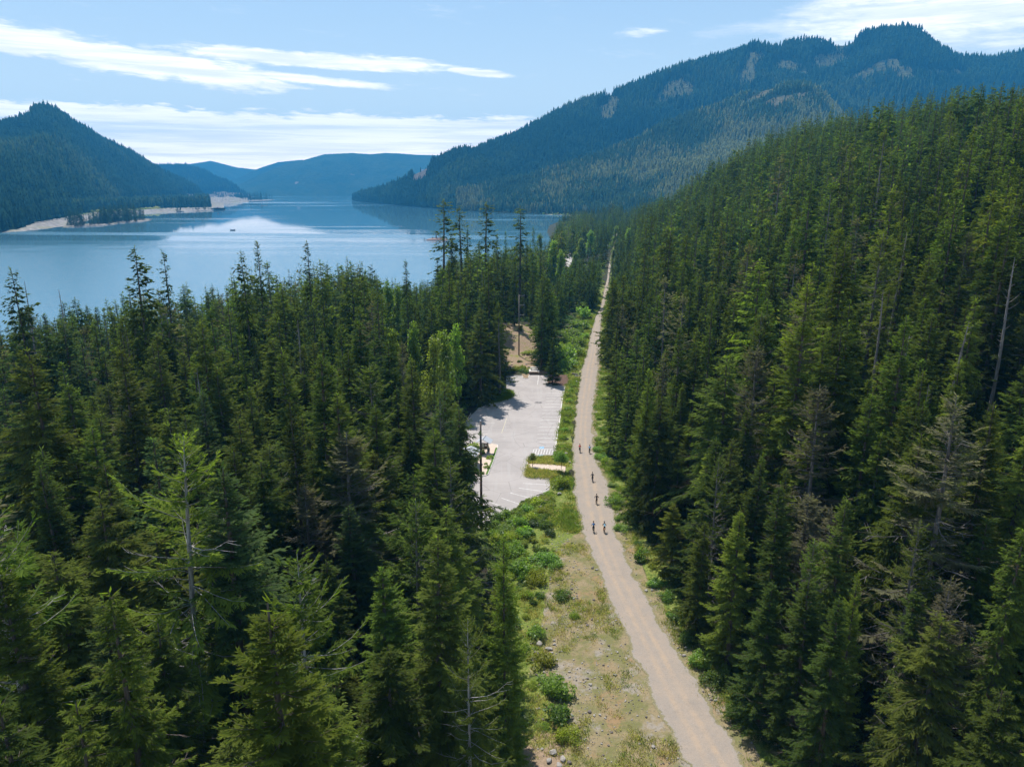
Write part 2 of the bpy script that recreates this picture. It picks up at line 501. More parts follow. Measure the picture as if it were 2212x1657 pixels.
# ---------------------------------------------------------------- trail
m_trail, t = new_mat("trail_gravel")
geo = t.n('ShaderNodeNewGeometry'); P = geo.outputs['Position']
uv = t.n('ShaderNodeAttribute', attribute_name="across").outputs['Fac']
nA = t.noise(P, 0.5, 5, 0.6); nB = t.noise(P, 5.0, 4, 0.7); nC = t.noise(P, 14.0, 2, 0.6)
base = t.mix(t.ss(nA, 0.3, 0.7), (0.305, 0.250, 0.202), (0.268, 0.230, 0.196))
trk = t.n('ShaderNodeAttribute', attribute_name="track").outputs['Fac']
tr1 = t.math('ABSOLUTE', t.math('SUBTRACT', t.math('ADD', trk, t.math('MULTIPLY', nA, 0.03)), 0.37))
tr2 = t.math('ABSOLUTE', t.math('SUBTRACT', t.math('ADD', trk, t.math('MULTIPLY', nA, 0.03)), 0.62))
rut = t.math('MAXIMUM', t.ss(tr1, 0.10, 0.01), t.ss(tr2, 0.10, 0.01))
base = t.mix(t.math('MULTIPLY', rut, t.lin(t.noise(P, 0.35, 4, 0.6), 0.35, 0.65, 0.12, 0.62)), base, (0.385, 0.285, 0.195))
edge = t.ss(t.math('ABSOLUTE', t.math('SUBTRACT', uv, 0.5)), 0.34, 0.5)
base = t.mix(t.math('MULTIPLY', edge, 0.75), base, (0.262, 0.238, 0.215))
fr = t.ss(t.math('ADD', t.math('ABSOLUTE', t.math('SUBTRACT', uv, 0.5)), t.math('MULTIPLY', t.math('SUBTRACT', t.noise(P, 1.6, 5, 0.7), 0.5), 0.22)), 0.43, 0.47)
base = t.mix(fr, base, t.mix(t.ss(nB, 0.4, 0.65), (0.22, 0.19, 0.105), (0.125, 0.12, 0.05)))
base = t.mix(t.math('MULTIPLY', t.ss(t.noise(P, 0.28, 5, 0.65), 0.55, 0.68), 0.35), base, (0.225, 0.195, 0.165))
base = t.mix(t.math('MULTIPLY', t.ss(nB, 0.45, 0.7), 0.42), base, (0.20, 0.17, 0.145))
base = t.mix(t.math('MULTIPLY', t.ss(nC, 0.58, 0.72), 0.40), base, (0.52, 0.48, 0.44))
bmp = t.n('ShaderNodeBump', {'Strength': 0.5, 'Distance': 0.05, 'Height': nB})
b = t.n('ShaderNodeBsdfPrincipled', {'Base Color': base, 'Roughness': 0.95, 'Specular IOR Level': 0.1, 'Normal': bmp})
finish(t, b)
ys = np.concatenate([np.arange(-100, 250, 0.8), np.arange(250, 900, 3.0)])
K = 9
jl = (fbm(ys / 2.0, ys * 0 + 3, 41, 4) - .5) * 1.3 + (fbm(ys / .9, ys * 0, 43, 2) - .5) * .5
jr = (fbm(ys / 2.0, ys * 0 + 9, 47, 4) - .5) * 1.3 + (fbm(ys / .9, ys * 0, 48, 2) - .5) * .5
fade = np.interp(ys, [0, 200, 300], [1, 1, .35])
lx, rx = t_left(ys) + jl * fade, t_right(ys) + jr * fade
u = np.linspace(0, 1, K)
X = lx[:, None] * (1 - u) + rx[:, None] * u
Yg = np.repeat(ys[:, None], K, 1)
Z = np.full_like(X, 0.03) + 0.05 * (1 - (2 * u - 1) ** 2)
base_z = ground_z(X, Yg, False)
V2 = np.stack([X.ravel(), Yg.ravel(), (Z + np.clip(base_z, -2, 8)).ravel()], 1)
ii, jj = np.meshgrid(np.arange(K - 1), np.arange(len(ys) - 1)); a = (jj * K + ii).ravel()
me = mesh_np("trail", V2, np.stack([a, a + 1, a + 1 + K, a + K], 1), [m_trail], smooth=True)
attr_f(me, "across", np.tile(u, len(ys)))
attr_f(me, "track", ((X - t_left(Yg)) / (t_right(Yg) - t_left(Yg))).ravel())
tag(link("trail", me), kind="structure")

# ---------------------------------------------------------------- lake
m_lake, t = new_mat("lake_water")
geo = t.n('ShaderNodeNewGeometry'); P = geo.outputs['Position']
mp = t.n('ShaderNodeMapping', {'Vector': P, 'Scale': (0.0012, 0.0042, 1.0), 'Rotation': (0, 0, R(14))})
calm = t.noise(mp.outputs[0], 1.0, 4, 0.55, 0.6)
mp3 = t.n('ShaderNodeMapping', {'Vector': P, 'Scale': (0.0009, 0.008, 1.0), 'Rotation': (0, 0, R(-6))})
slick = t.noise(mp3.outputs[0], 1.3, 4, 0.6, 0.9)
rip = t.ss(t.math('ADD', t.math('MULTIPLY', calm, 0.6), t.math('MULTIPLY', slick, 0.4)), 0.525, 0.60)
sp_ = t.n('ShaderNodeSeparateXYZ', {0: P}); rng_y = t.math('ADD', sp_.outputs[1], t.math('MULTIPLY', t.math('SUBTRACT', slick, 0.5), 900.0))
rip = t.math('MAXIMUM', rip, t.ss(rng_y, 1080, 760))
wv = t.noise(P, 0.55, 3, 0.6); wv2 = t.noise(P, 0.13, 3, 0.6)
hgt = t.math('ADD', t.math('MULTIPLY', wv, 0.35), wv2)
bmp = t.n('ShaderNodeBump', {'Strength': t.lin(rip, 0, 1, 0.012, 0.20), 'Distance': 1.0, 'Height': hgt})
b = t.n('ShaderNodeBsdfPrincipled', {'Base Color': (0.072, 0.178, 0.250), 'Roughness': t.lin(rip, 0, 1, 0.02, 0.20), 'IOR': 1.333,
                                     'Specular IOR Level': 0.5, 'Normal': bmp})
finish(t, b)
lk = MB(); lk.add([(-5950, -1250, LAKE_Z), (5950, -1250, LAKE_Z), (5950, 10250, LAKE_Z), (-5950, 10250, LAKE_Z)], [(0, 1, 2, 3)])
tag(lk.build("lake", m_lake), kind="structure")

# ---------------------------------------------------------------- haze
m_haze, t = new_mat("haze_air")
pv = t.n('ShaderNodeVolumePrincipled', {'Color': (0.07, 0.47, 1.0), 'Density': 1.15e-4, 'Anisotropy': 0.0})
o = t.n('ShaderNodeOutputMaterial'); t.t.links.new(pv.outputs[0], o.inputs['Volume'])
hz = MB(); hz.box((0, 4500, 409), (12000, 11600, 862))
tag(hz.build("haze", m_haze), "thin blue air haze over the lake valley", None, None, "stuff")

# ---------------------------------------------------------------- mountains
def forest_mat(name, c1, c2, rock=(0.26, 0.22, 0.18), gscale=0.02, rock_amt=0.0):
    m, t = new_mat(name)
    geo = t.n('ShaderNodeNewGeometry'); P = geo.outputs['Position']
    n1 = t.noise(P, gscale, 6, 0.65); n2 = t.noise(P, gscale * 6, 4, 0.7)
    c = t.mix(t.ss(n1, 0.35, 0.65), c1, c2)
    c = t.mix(t.math('MULTIPLY', t.ss(n2, 0.4, 0.7), 0.6), c, tuple(v * 0.5 for v in c1))
    bare = t.n('ShaderNodeAttribute', attribute_name="bare").outputs['Fac']
    n3 = t.noise(P, gscale * 0.55, 5, 0.6)
    bb = t.ss(t.math('ADD', bare, t.math('MULTIPLY', t.math('SUBTRACT', n3, 0.5), 2.2)), 0.42, 0.55)
    rk = t.mix(t.ss(n2, 0.35, 0.65), rock, tuple(v * 0.55 for v in rock))
    c = t.mix(bb, c, rk)
    bmp = t.n('ShaderNodeBump', {'Strength': 1.0, 'Distance': 14.0, 'Height': n2})
    finish(t, t.n('ShaderNodeBsdfPrincipled', {'Base Color': c, 'Roughness': 1.0, 'Specular IOR Level': 0.0, 'Normal': bmp}))
    return m
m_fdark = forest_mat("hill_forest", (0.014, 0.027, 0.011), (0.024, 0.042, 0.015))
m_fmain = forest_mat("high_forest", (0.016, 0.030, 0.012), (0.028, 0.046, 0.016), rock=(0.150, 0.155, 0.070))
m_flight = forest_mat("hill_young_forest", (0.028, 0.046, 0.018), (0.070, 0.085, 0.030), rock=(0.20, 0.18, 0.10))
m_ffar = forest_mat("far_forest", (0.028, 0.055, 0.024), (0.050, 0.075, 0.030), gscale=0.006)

def mountain(name, ridge, base, mat, rough=1.0, nu=160, nt=60, back=0.8, shape=1.0, gully=90.0, bare=(), seed=1):
    """ridge: (px, py, range); base: (px, z, range). Lofted from the foot to the crest and down the far side."""
    ridge = np.array(ridge, float); base = np.array(base, float)
    px = np.linspace(max(ridge[0, 0], base[0, 0]), min(ridge[-1, 0], base[-1, 0]), nu)
    ry = np.interp(px, ridge[:, 0], ridge[:, 1]); rD = np.interp(px, ridge[:, 0], ridge[:, 2])
    bz = np.interp(px, base[:, 0], base[:, 1]); bD = np.interp(px, base[:, 0], base[:, 2])
    tt = np.concatenate([np.linspace(0, 1, nt), 1 + np.linspace(0, back, nt // 3 + 1)[1:]])
    U, Y0, Z0 = ray(px, ry)
    hyp = np.hypot(U, Y0)
    zr = CAM_Z + Z0 / hyp * rD
    ux, uy = U / hyp, Y0 / hyp
    T = tt[:, None]
    D = bD + (rD - bD) * T
    up = np.clip(T, 0, 1)
    s = up ** shape
    z = bz + (zr - bz) * s
    over = np.clip(T - 1, 0, None)
    z = z - (zr - bz) * 1.05 * np.minimum(over / max(back, .1), 1) ** 1.15
    X, Yy = ux * D, uy * D
    rel = np.clip(np.sin(np.pi * np.clip(T, 0, 1)) + over * 2, 0, 1)
    gl = (np.abs(fbm(X / gully / 4, Yy / gully / 4, seed, 4) - .5) * 2 - .25) + .5 * (fbm(X / gully, Yy / gully, seed + 3, 4) - .5)
    z = z + rel * gl * rough * (zr - bz) * 0.36
    V = np.stack([X.ravel(), Yy.ravel(), z.ravel()], 1)
    n = nu; k = len(tt)
    ii, jj = np.meshgrid(np.arange(n - 1), np.arange(k - 1)); a = (jj * n + ii).ravel()
    Fq = np.stack([a, a + 1, a + 1 + n, a + n], 1)
    me = mesh_np(name, V, Fq, [mat], smooth=True)
    qx, qy = proj(V[:, 0], V[:, 1], V[:, 2])
    bm_ = np.zeros(len(V))
    for (bx, by, wx, wy, ang) in bare:
        ca, sa = math.cos(ang), math.sin(ang)
        ex = ((qx - bx) * ca + (qy - by) * sa) / wx; ey = (-(qx - bx) * sa + (qy - by) * ca) / wy
        bm_ = np.maximum(bm_, np.exp(-(ex * ex + ey * ey) / 1.9))
    bm_ = np.clip(bm_ + np.where(bm_ > .08, (fbm(V[:, 0] / 70, V[:, 1] / 70, seed + 50, 4) - .5) * 1.3, 0), 0, 1)
    attr_f(me, "bare", bm_)
    tag(link(name, me), kind="structure")
    return dict(V=V.reshape(k, n, 3), bare=bm_.reshape(k, n), nt=nt)

MT = {}
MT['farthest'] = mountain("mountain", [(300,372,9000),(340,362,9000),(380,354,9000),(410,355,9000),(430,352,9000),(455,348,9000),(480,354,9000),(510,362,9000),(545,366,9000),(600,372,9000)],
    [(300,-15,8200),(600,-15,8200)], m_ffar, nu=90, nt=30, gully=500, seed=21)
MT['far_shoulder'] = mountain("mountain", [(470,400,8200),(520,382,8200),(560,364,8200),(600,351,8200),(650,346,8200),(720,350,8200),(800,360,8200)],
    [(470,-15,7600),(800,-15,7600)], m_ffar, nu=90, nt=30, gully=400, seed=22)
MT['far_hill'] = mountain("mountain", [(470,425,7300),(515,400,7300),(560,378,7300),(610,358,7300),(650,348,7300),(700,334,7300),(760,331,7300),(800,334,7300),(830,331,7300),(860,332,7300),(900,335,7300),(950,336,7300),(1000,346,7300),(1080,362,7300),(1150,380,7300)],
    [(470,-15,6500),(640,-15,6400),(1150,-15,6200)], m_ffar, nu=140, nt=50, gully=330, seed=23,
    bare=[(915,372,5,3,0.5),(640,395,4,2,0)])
MT['left_back'] = mountain("mountain", [(280,380,6200),(330,362,6200),(365,362,6200),(400,363,6200),(440,374,6000),(480,393,5800),(510,405,5600),(532,417,5500),(548,429,5400)],
    [(280,-13,5600),(430,-13,5300),(548,-14.5,5250)], m_fdark, nu=90, nt=30, gully=200, seed=24, shape=0.85,
    bare=[(522,408,14,6,0.75),(538,420,10,5,0.8),(500,421,34,5,0.05),(455,424,25,4,0)])
MT['left_hill'] = mountain("mountain", [(-420,330,2900),(-250,318,2900),(-100,308,2900),(-30,290,2950),(20,272,3000),(52,264,3050),(72,248,3100),(85,242,3100),(112,242,3150),(135,252,3200),(165,277,3300),(230,312,3500),(300,347,3800),(350,376,4000),(400,398,4300),(425,412,4400),(440,424,4450)],
    [(-420,-13,1150),(-100,-12,1300),(0,-12,1480),(80,-12,1750),(150,-12,2050),(230,-11,2500),(300,-10,2950),(380,-8,3500),(440,-9,4100)], m_fdark, nu=200, nt=70, gully=150, seed=25, shape=0.95,
    bare=[(410,427,26,6,-0.12),(330,437,60,5,-0.10),(262,446,18,6,-0.1),(60,470,70,3,-0.2)])
MT['right_main'] = mountain("mountain", [(985,400,2900),(1010,345,2927),(1040,326,2955),(1070,312,2982),(1100,302,3010),(1150,278,3037),(1200,252,3065),(1245,234,3092),(1290,217,3120),(1345,198,3175),(1385,184,3202),(1420,168,3230),(1480,149,3285),(1525,134,3312),(1560,126,3340),(1605,111,3367),(1632,100,3367),(1672,110,3395),(1710,99,3422),(1750,91,3450),(1790,101,3477),(1830,99,3505),(1850,88,3532),(1872,74,3560),(1910,70,3560),(1945,64,3560),(1975,70,3560),(1996,80,3560),(2010,95,3587),(2045,116,3615),(2065,128,3642),(2100,134,3725),(2150,134,3780),(2185,127,3780),(2260,118,3780),(2500,90,3780)],
    [(985,-12,2500),(1200,-12,2300),(1500,30,2500),(1800,110,2700),(2500,120,2900)], m_fmain, nu=300, nt=90, gully=170, seed=26, shape=1.1,
    bare=[(1312,238,20,26,0.1),(1462,196,30,18,-0.4),(1620,150,14,26,0.2),(1770,140,40,14,-0.2),(1900,150,40,10,-0.4),(2010,158,50,9,0.05),(1960,160,16,16,0.6),(1830,100,22,5,-.2),(1700,145,20,10,0)])
MT['right_front'] = mountain("mountain", [(985,420,2300),(1080,398,2300),(1152,383,2300),(1200,368,2300),(1253,353,2300),(1310,332,2350),(1369,310,2400),(1436,270,2450),(1500,248,2500),(1556,230,2550),(1600,212,2600),(1640,199,2600),(1700,186,2600),(1748,187,2600),(1775,206,2600),(1801,236,2600),(1840,275,2600),(1900,330,2500),(2000,420,2400)],
    [(985,-14,2250),(1100,-14,2050),(1250,-14,1870),(1500,-12,1750),(2000,-10,1700)], m_flight, nu=220, nt=80, gully=150, seed=27, shape=1.15,
    bare=[(1640,170+40,30,8,-.5),(1700,215,40,10,-0.2)])
MT['spur'] = mountain("mountain", [(762,432,4100),(800,420,3700),(840,410,3300),(862,402,3100),(880,388,3000),(895,378,2950),(912,370,2900),(940,354,2880),(965,341,2860),(985,333,2850),(1003,330,2850),(1030,334,2850),(1048,338,2850),(1075,352,2800),(1110,372,2750),(1160,392,2700),(1250,420,2600)],
    [(762,-14.5,4000),(800,-14,3500),(870,-14,2850),(960,-14,2420),(1100,-14,2080),(1250,-14,1900)], m_fdark, nu=140, nt=50, gully=130, seed=28, shape=0.9,
    bare=[(905,378,13,14,0.5),(1055,348,14,5,0.6),(1020,340,18,3,0),(1145,385,10,3,0)])
# ================================================================== foliage materials
def needle_mat(name, leafy=False):
    m, t = new_mat(name)
    oi = t.n('ShaderNodeObjectInfo')
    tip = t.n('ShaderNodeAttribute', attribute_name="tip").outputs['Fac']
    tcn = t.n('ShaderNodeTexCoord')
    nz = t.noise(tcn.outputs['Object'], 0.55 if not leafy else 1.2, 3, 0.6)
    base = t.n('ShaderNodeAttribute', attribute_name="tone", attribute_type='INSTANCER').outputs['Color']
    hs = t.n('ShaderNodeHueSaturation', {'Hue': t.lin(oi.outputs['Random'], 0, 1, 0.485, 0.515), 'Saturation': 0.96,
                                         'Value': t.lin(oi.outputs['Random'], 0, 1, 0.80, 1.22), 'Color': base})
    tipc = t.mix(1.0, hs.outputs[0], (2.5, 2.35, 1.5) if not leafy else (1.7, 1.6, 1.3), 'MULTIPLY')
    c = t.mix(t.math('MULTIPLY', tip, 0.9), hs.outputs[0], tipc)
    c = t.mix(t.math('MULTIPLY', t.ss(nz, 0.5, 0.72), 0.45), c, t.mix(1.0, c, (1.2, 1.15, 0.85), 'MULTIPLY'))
    d = t.n('ShaderNodeBsdfDiffuse', {'Color': c, 'Roughness': 0.5})
    tr = t.n('ShaderNodeBsdfTranslucent', {'Color': t.mix(1.0, c, (1.5, 1.75, 0.7), 'MULTIPLY')})
    gl = t.n('ShaderNodeBsdfGlossy', {'Color': (0.9, 0.95, 1.0), 'Roughness': 0.42})
    s = t.n('ShaderNodeMixShader', {0: 0.38 if not leafy else 0.45, 1: d, 2: tr})
    if leafy:
        lw = t.n('ShaderNodeLayerWeight', {'Blend': 0.25}).outputs['Facing']
        s = t.n('ShaderNodeMixShader', {0: t.math('MULTIPLY', lw, 0.10), 1: s, 2: gl})
    finish(t, s)
    return m
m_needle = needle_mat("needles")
m_tiny, t = new_mat("far_needles")
tn = t.n('ShaderNodeAttribute', attribute_name="tone", attribute_type='INSTANCER').outputs['Color']
vv = t.lin(t.n('ShaderNodeObjectInfo').outputs['Random'], 0, 1, 0.7, 1.35)
finish(t, t.n('ShaderNodeBsdfDiffuse', {'Color': t.mix(1.0, tn, t.n('ShaderNodeCombineColor', {0: vv, 1: vv, 2: vv}), 'MULTIPLY')}))
m_leaf = needle_mat("leaves", True)
def bark_mat(name, c1, c2):
    m, t = new_mat(name)
    tcn = t.n('ShaderNodeTexCoord')
    mp = t.n('ShaderNodeMapping', {'Vector': tcn.outputs['Object'], 'Scale': (6, 6, 0.9)})
    nz = t.noise(mp.outputs[0], 1.0, 5, 0.7)
    c = t.mix(t.ss(nz, 0.35, 0.65), c1, c2)
    bmp = t.n('ShaderNodeBump', {'Strength': 0.6, 'Distance': 0.05, 'Height': nz})
    finish(t, t.n('ShaderNodeBsdfPrincipled', {'Base Color': c, 'Roughness': 0.9, 'Specular IOR Level': 0.2, 'Normal': bmp}))
    return m
m_bark = bark_mat("bark", (0.065, 0.050, 0.040), (0.14, 0.115, 0.095))
m_pale = bark_mat("pale_bark", (0.20, 0.18, 0.165), (0.40, 0.38, 0.36))
m_palish = bark_mat("grey_bark", (0.10, 0.088, 0.078), (0.23, 0.21, 0.195))
m_grey = bark_mat("dead_wood", (0.14, 0.12, 0.108), (0.31, 0.285, 0.265))

# ================================================================== conifer shapes
def tube_np(paths, rads, sides=3):
    """paths (n,k,3), rads (n,k) -> verts, quads"""
    n, k, _ = paths.shape
    tan = np.gradient(paths, axis=1)
    tan /= np.linalg.norm(tan, axis=2, keepdims=True) + 1e-9
    ref = np.where(np.abs(tan[..., 2:3]) > .9, np.array([1., 0, 0]), np.array([0, 0, 1.]))
    u = np.cross(tan, ref); u /= np.linalg.norm(u, axis=2, keepdims=True) + 1e-9
    v = np.cross(tan, u)
    ang = np.arange(sides) * 2 * np.pi / sides
    P = paths[:, :, None, :] + rads[:, :, None, None] * (u[:, :, None, :] * np.cos(ang)[None, None, :, None] + v[:, :, None, :] * np.sin(ang)[None, None, :, None])
    V = P.reshape(-1, 3)
    base = (np.arange(n)[:, None, None] * k + np.arange(k - 1)[None, :, None]) * sides
    s = np.arange(sides)[None, None, :]
    a = base + s; b = base + (s + 1) % sides
    F = np.stack([a, b, b + sides, a + sides], -1).reshape(-1, 4)
    return V, F

def kites(P, D, L, W, rng, flat=0.8):
    """elongated leaf-like quads from base P along D"""
    n = len(P)
    up = np.tile(np.array([0, 0, 1.0]), (n, 1)) + rng.normal(0, 1 - flat, (n, 3)) * 1.3
    S = np.cross(D, up); S /= np.linalg.norm(S, axis=1, keepdims=True) + 1e-9
    mid = P + D * (L * 0.42)[:, None]
    V = np.stack([P, mid + S * (W / 2)[:, None], P + D * L[:, None], mid - S * (W / 2)[:, None]], 1).reshape(-1, 3)
    F = np.arange(n * 4).reshape(n, 4)
    return V, F

def dirv(az, pitch):
    return np.stack([np.cos(az) * np.cos(pitch), np.sin(az) * np.cos(pitch), np.sin(pitch)], 1)

def conifer(seed, H=30.0, Rm=3.6, base=0.10, dz=0.45, nb=5.5, shape=0.85, e_top=40, e_bot=-12, droop=0.35, lift=0.18,
            keep=0.95, lod=0, tw=1.0, twpitch=-12, wood_r=1.0, trunk_r=0.30, bare_in=0.22, tuft=0.0, dead=0.10, jit=0.22, lean=0.0):
    rng = np.random.default_rng(seed)
    k = {0: 1.0, 1: 1.55, 2: 2.7}[lod]
    hs = []
    h = base * H
    while h < H * 0.985:
        hs.append(h)
        f = (h / H)
        h += dz * k * (1.15 - 0.55 * f) * rng.uniform(.7, 1.3)
    hs = np.array(hs)
    nbr = np.maximum(3, rng.poisson(nb * (1.0 if lod < 2 else .85), len(hs)))
    hh = np.repeat(hs, nbr) + rng.normal(0, dz * .35, nbr.sum())
    hh = np.clip(hh, base * H * .8, H * .99)
    az = rng.uniform(0, 2 * np.pi, len(hh))
    t = 1 - hh / H                                # 0 top, 1 ground
    tb = np.clip(t / (1 - base), 0, 1)
    prof = np.minimum(tb ** shape, 1.0) * (1 - 0.25 * sst(.75, 1, tb))
    asym = 1 + .22 * np.sin(az + rng.uniform(0, 6)) + .15 * np.sin(hh * .9 + rng.uniform(0, 6)) * np.sin(az * 2 + rng.uniform(0, 6))
    L = Rm * (prof * 0.97 + 0.035) * asym * np.clip(rng.normal(1, jit, len(hh)), .4, 1.55)
    if tuft > 0:
        L *= 1 - tuft * (0.5 + 0.5 * np.sin(hh * 2.1 + rng.uniform(0, 6)))
    L = np.maximum(L, 0.22)
    ok = rng.random(len(hh)) < keep
    hh, az, t, L = hh[ok], az[ok], t[ok], L[ok]
    e0 = np.radians(e_bot + (e_top - e_bot) * np.clip(1 - t * 1.5, 0, 1) ** 1.3 + rng.normal(0, 7 if dead < .3 else 13, len(hh)))
    dr = droop * rng.uniform(.6, 1.4, len(hh)) * np.clip(t * 2.2, .15, 1)
    lf = lift * rng.uniform(.6, 1.4, len(hh))
    bend = rng.normal(0, .22, len(hh))
    leanx = lean
    def bpt(i, s):
        a = az[i] + bend[i] * s
        r = L[i] * s * np.cos(e0[i] * .6)
        z = hh[i] + L[i] * (np.tan(e0[i]) * s * .8 - dr[i] * s ** 2 + lf[i] * s ** 3)
        return np.stack([np.cos(a) * r + leanx * (hh[i] / H) ** 2, np.sin(a) * r, z], 1)
    is_dead = rng.random(len(hh)) < dead * np.clip(t * 2.0 - .1, 0, 1) * 1.6
    # ---- needles
    sp = {0: 0.23, 1: 0.40, 2: 0.85}[lod]
    live = np.where(~is_dead)[0]
    nn = np.maximum(2, np.ceil(L[live] * (1 - bare_in) / sp).astype(int))
    bi = np.repeat(live, nn)
    off = np.arange(len(bi)) - np.repeat(np.cumsum(nn) - nn, nn)
    s = bare_in * np.clip(t[bi] * 1.6, 0, 1) + (1 - bare_in * np.clip(t[bi] * 1.6, 0, 1)) * (off + rng.random(len(bi))) / np.repeat(nn, nn)
    s = np.clip(s, 0.03, 1.0)
    P0 = bpt(bi, s)
    slope = np.arctan(np.tan(e0[bi]) * .8 - 2 * dr[bi] * s + 3 * lf[bi] * s ** 2)
    Vs, Fs, Ts = [], [], []
    def put(V, F, tip):
        b = sum(len(v) for v in Vs)
        Vs.append(V); Fs.append(F + b); Ts.append(tip)
    aa = az[bi] + bend[bi] * s
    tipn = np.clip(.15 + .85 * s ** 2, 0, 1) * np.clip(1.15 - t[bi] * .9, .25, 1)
    if lod == 2:
        for sd in (-1, 1):
            ang = aa + sd * rng.uniform(.35, .9, len(bi))
            pit = slope + np.radians(twpitch) + rng.normal(0, .25, len(bi))
            Lk = (.55 + .75 * np.minimum(L[bi], 3) * (1 - s) * .6 + .25) * rng.uniform(.7, 1.3, len(bi)) * tw * np.clip(L[bi] / 1.7, .30, 1)
            V, F = kites(P0, dirv(ang, pit), Lk, Lk * rng.uniform(.34, .5, len(bi)), rng, .62)
            put(V, F, np.stack([tipn * .2, tipn * .6, tipn, tipn * .6], 1).ravel())
    else:
        for sd in (-1, 1):
            ang = aa + sd * (rng.uniform(.55, 1.15, len(bi)) * (1 - .45 * s))
            pit = slope * .8 + np.radians(twpitch) + rng.normal(0, .20, len(bi))
            Lk = np.clip((.30 * np.minimum(L[bi], 3.2) * (1.05 - s) ** .7 + .26) * rng.uniform(.6, 1.35, len(bi)) * tw, .15, 1.7)
            D = dirv(ang, pit)
            if lod == 1:
                V, F = kites(P0, D, Lk * 1.12, np.clip(Lk * .46, .18, .46), rng, .7)
                put(V, F, np.stack([tipn * .2, tipn * .6, tipn, tipn * .6], 1).ravel())
                V, F = kites(P0 + D * (Lk * .4)[:, None], dirv(ang + sd * .5, pit - .15), Lk * .6, np.clip(Lk * .36, .14, .34), rng, .6)
                put(V, F, np.stack([tipn * .3, tipn * .7, tipn, tipn * .7], 1).ravel())
            else:
                V, F = kites(P0, D, Lk * 1.1, np.clip(Lk * .20, .07, .17), rng, .7)
                put(V, F, np.stack([tipn * .1, tipn * .5, tipn, tipn * .5], 1).ravel())
                for q, sg in ((.12, -1), (.27, 1), (.42, -1), (.58, 1), (.72, -1)):
                    l2 = Lk * (.62 - q * .42) * rng.uniform(.7, 1.3, len(bi))
                    V, F = kites(P0 + D * (Lk * q)[:, None], dirv(ang + sg * rng.uniform(.45, .85, len(bi)), pit - .12 + rng.normal(0, .15, len(bi))), l2, np.clip(l2 * .27, .05, .14), rng, .6)
                    put(V, F, np.stack([tipn * .2, tipn * .6, tipn, tipn * .6], 1).ravel())
    # leader
    m = 14 if lod < 2 else 5
    lp = np.stack([np.full(m, leanx), np.zeros(m), H * (1 - .05 * rng.random(m))], 1)
    V, F = kites(lp, dirv(rng.uniform(0, 6.28, m), rng.uniform(.5, 1.3, m)), rng.uniform(.3, .7, m) * (1 if lod < 2 else 1.2), rng.uniform(.08, .14, m) * (1 if lod < 2 else 1.4), rng, .5)
    put(V, F, np.full(m * 4, .7))
    Vn, Fn, Tn = np.concatenate(Vs), np.concatenate(Fs), np.concatenate(Ts)
    # ---- wood
    tk = 9
    th = np.linspace(0, 1, tk)
    wob = np.stack([leanx * th ** 2 + .10 * np.sin(th * 5 + seed), .10 * np.sin(th * 4 + seed * 2), th * H], 1)[None]
    tr = (trunk_r * (1 - th) ** .8 + .025)[None]
    tr[0, 0] *= 1.25
    Vw, Fw = tube_np(wob, tr, 7 if lod == 0 else (5 if lod == 1 else 3))
    VW, FW = [Vw], [Fw]
    if lod < 2:
        sel = np.arange(len(hh)) if lod == 0 else np.where(is_dead | (rng.random(len(hh)) < .3))[0]
        kk = 5
        ss = np.linspace(0, 1, kk)
        idx = np.repeat(sel, kk)
        pts = bpt(idx, np.tile(ss, len(sel))).reshape(len(sel), kk, 3)
        rr = (.008 + .0062 * L[sel])[:, None] * (1 - ss * .85)[None] * wood_r * np.where(is_dead[sel], 1.25, 1)[:, None]
        Vb, Fb = tube_np(pts, rr, 3)
        FW.append(Fb + len(VW[0])); VW.append(Vb)
        dsel = np.where(is_dead)[0] if lod == 0 else np.array([], int)
        if len(dsel):           # bare side twigs
            q = np.repeat(dsel, 7)
            s2 = rng.uniform(.25, 1, len(q))
            p0 = bpt(q, s2)
            a2 = az[q] + rng.choice([-1, 1], len(q)) * rng.uniform(.4, 1.0, len(q))
            l2 = L[q] * rng.uniform(.12, .32, len(q))
            d2 = dirv(a2, rng.uniform(-.2, .35, len(q)))
            pp = np.stack([p0, p0 + d2 * (l2 * .5)[:, None], p0 + d2 * l2[:, None] + np.array([0, 0, .04])], 1)
            Vd, Fd = tube_np(pp, np.tile([.016, .012, .004], (len(q), 1)) * wood_r, 3)
            FW.append(Fd + sum(len(v) for v in VW)); VW.append(Vd)
    return (Vn, Fn, Tn), (np.concatenate(VW), np.concatenate(FW))

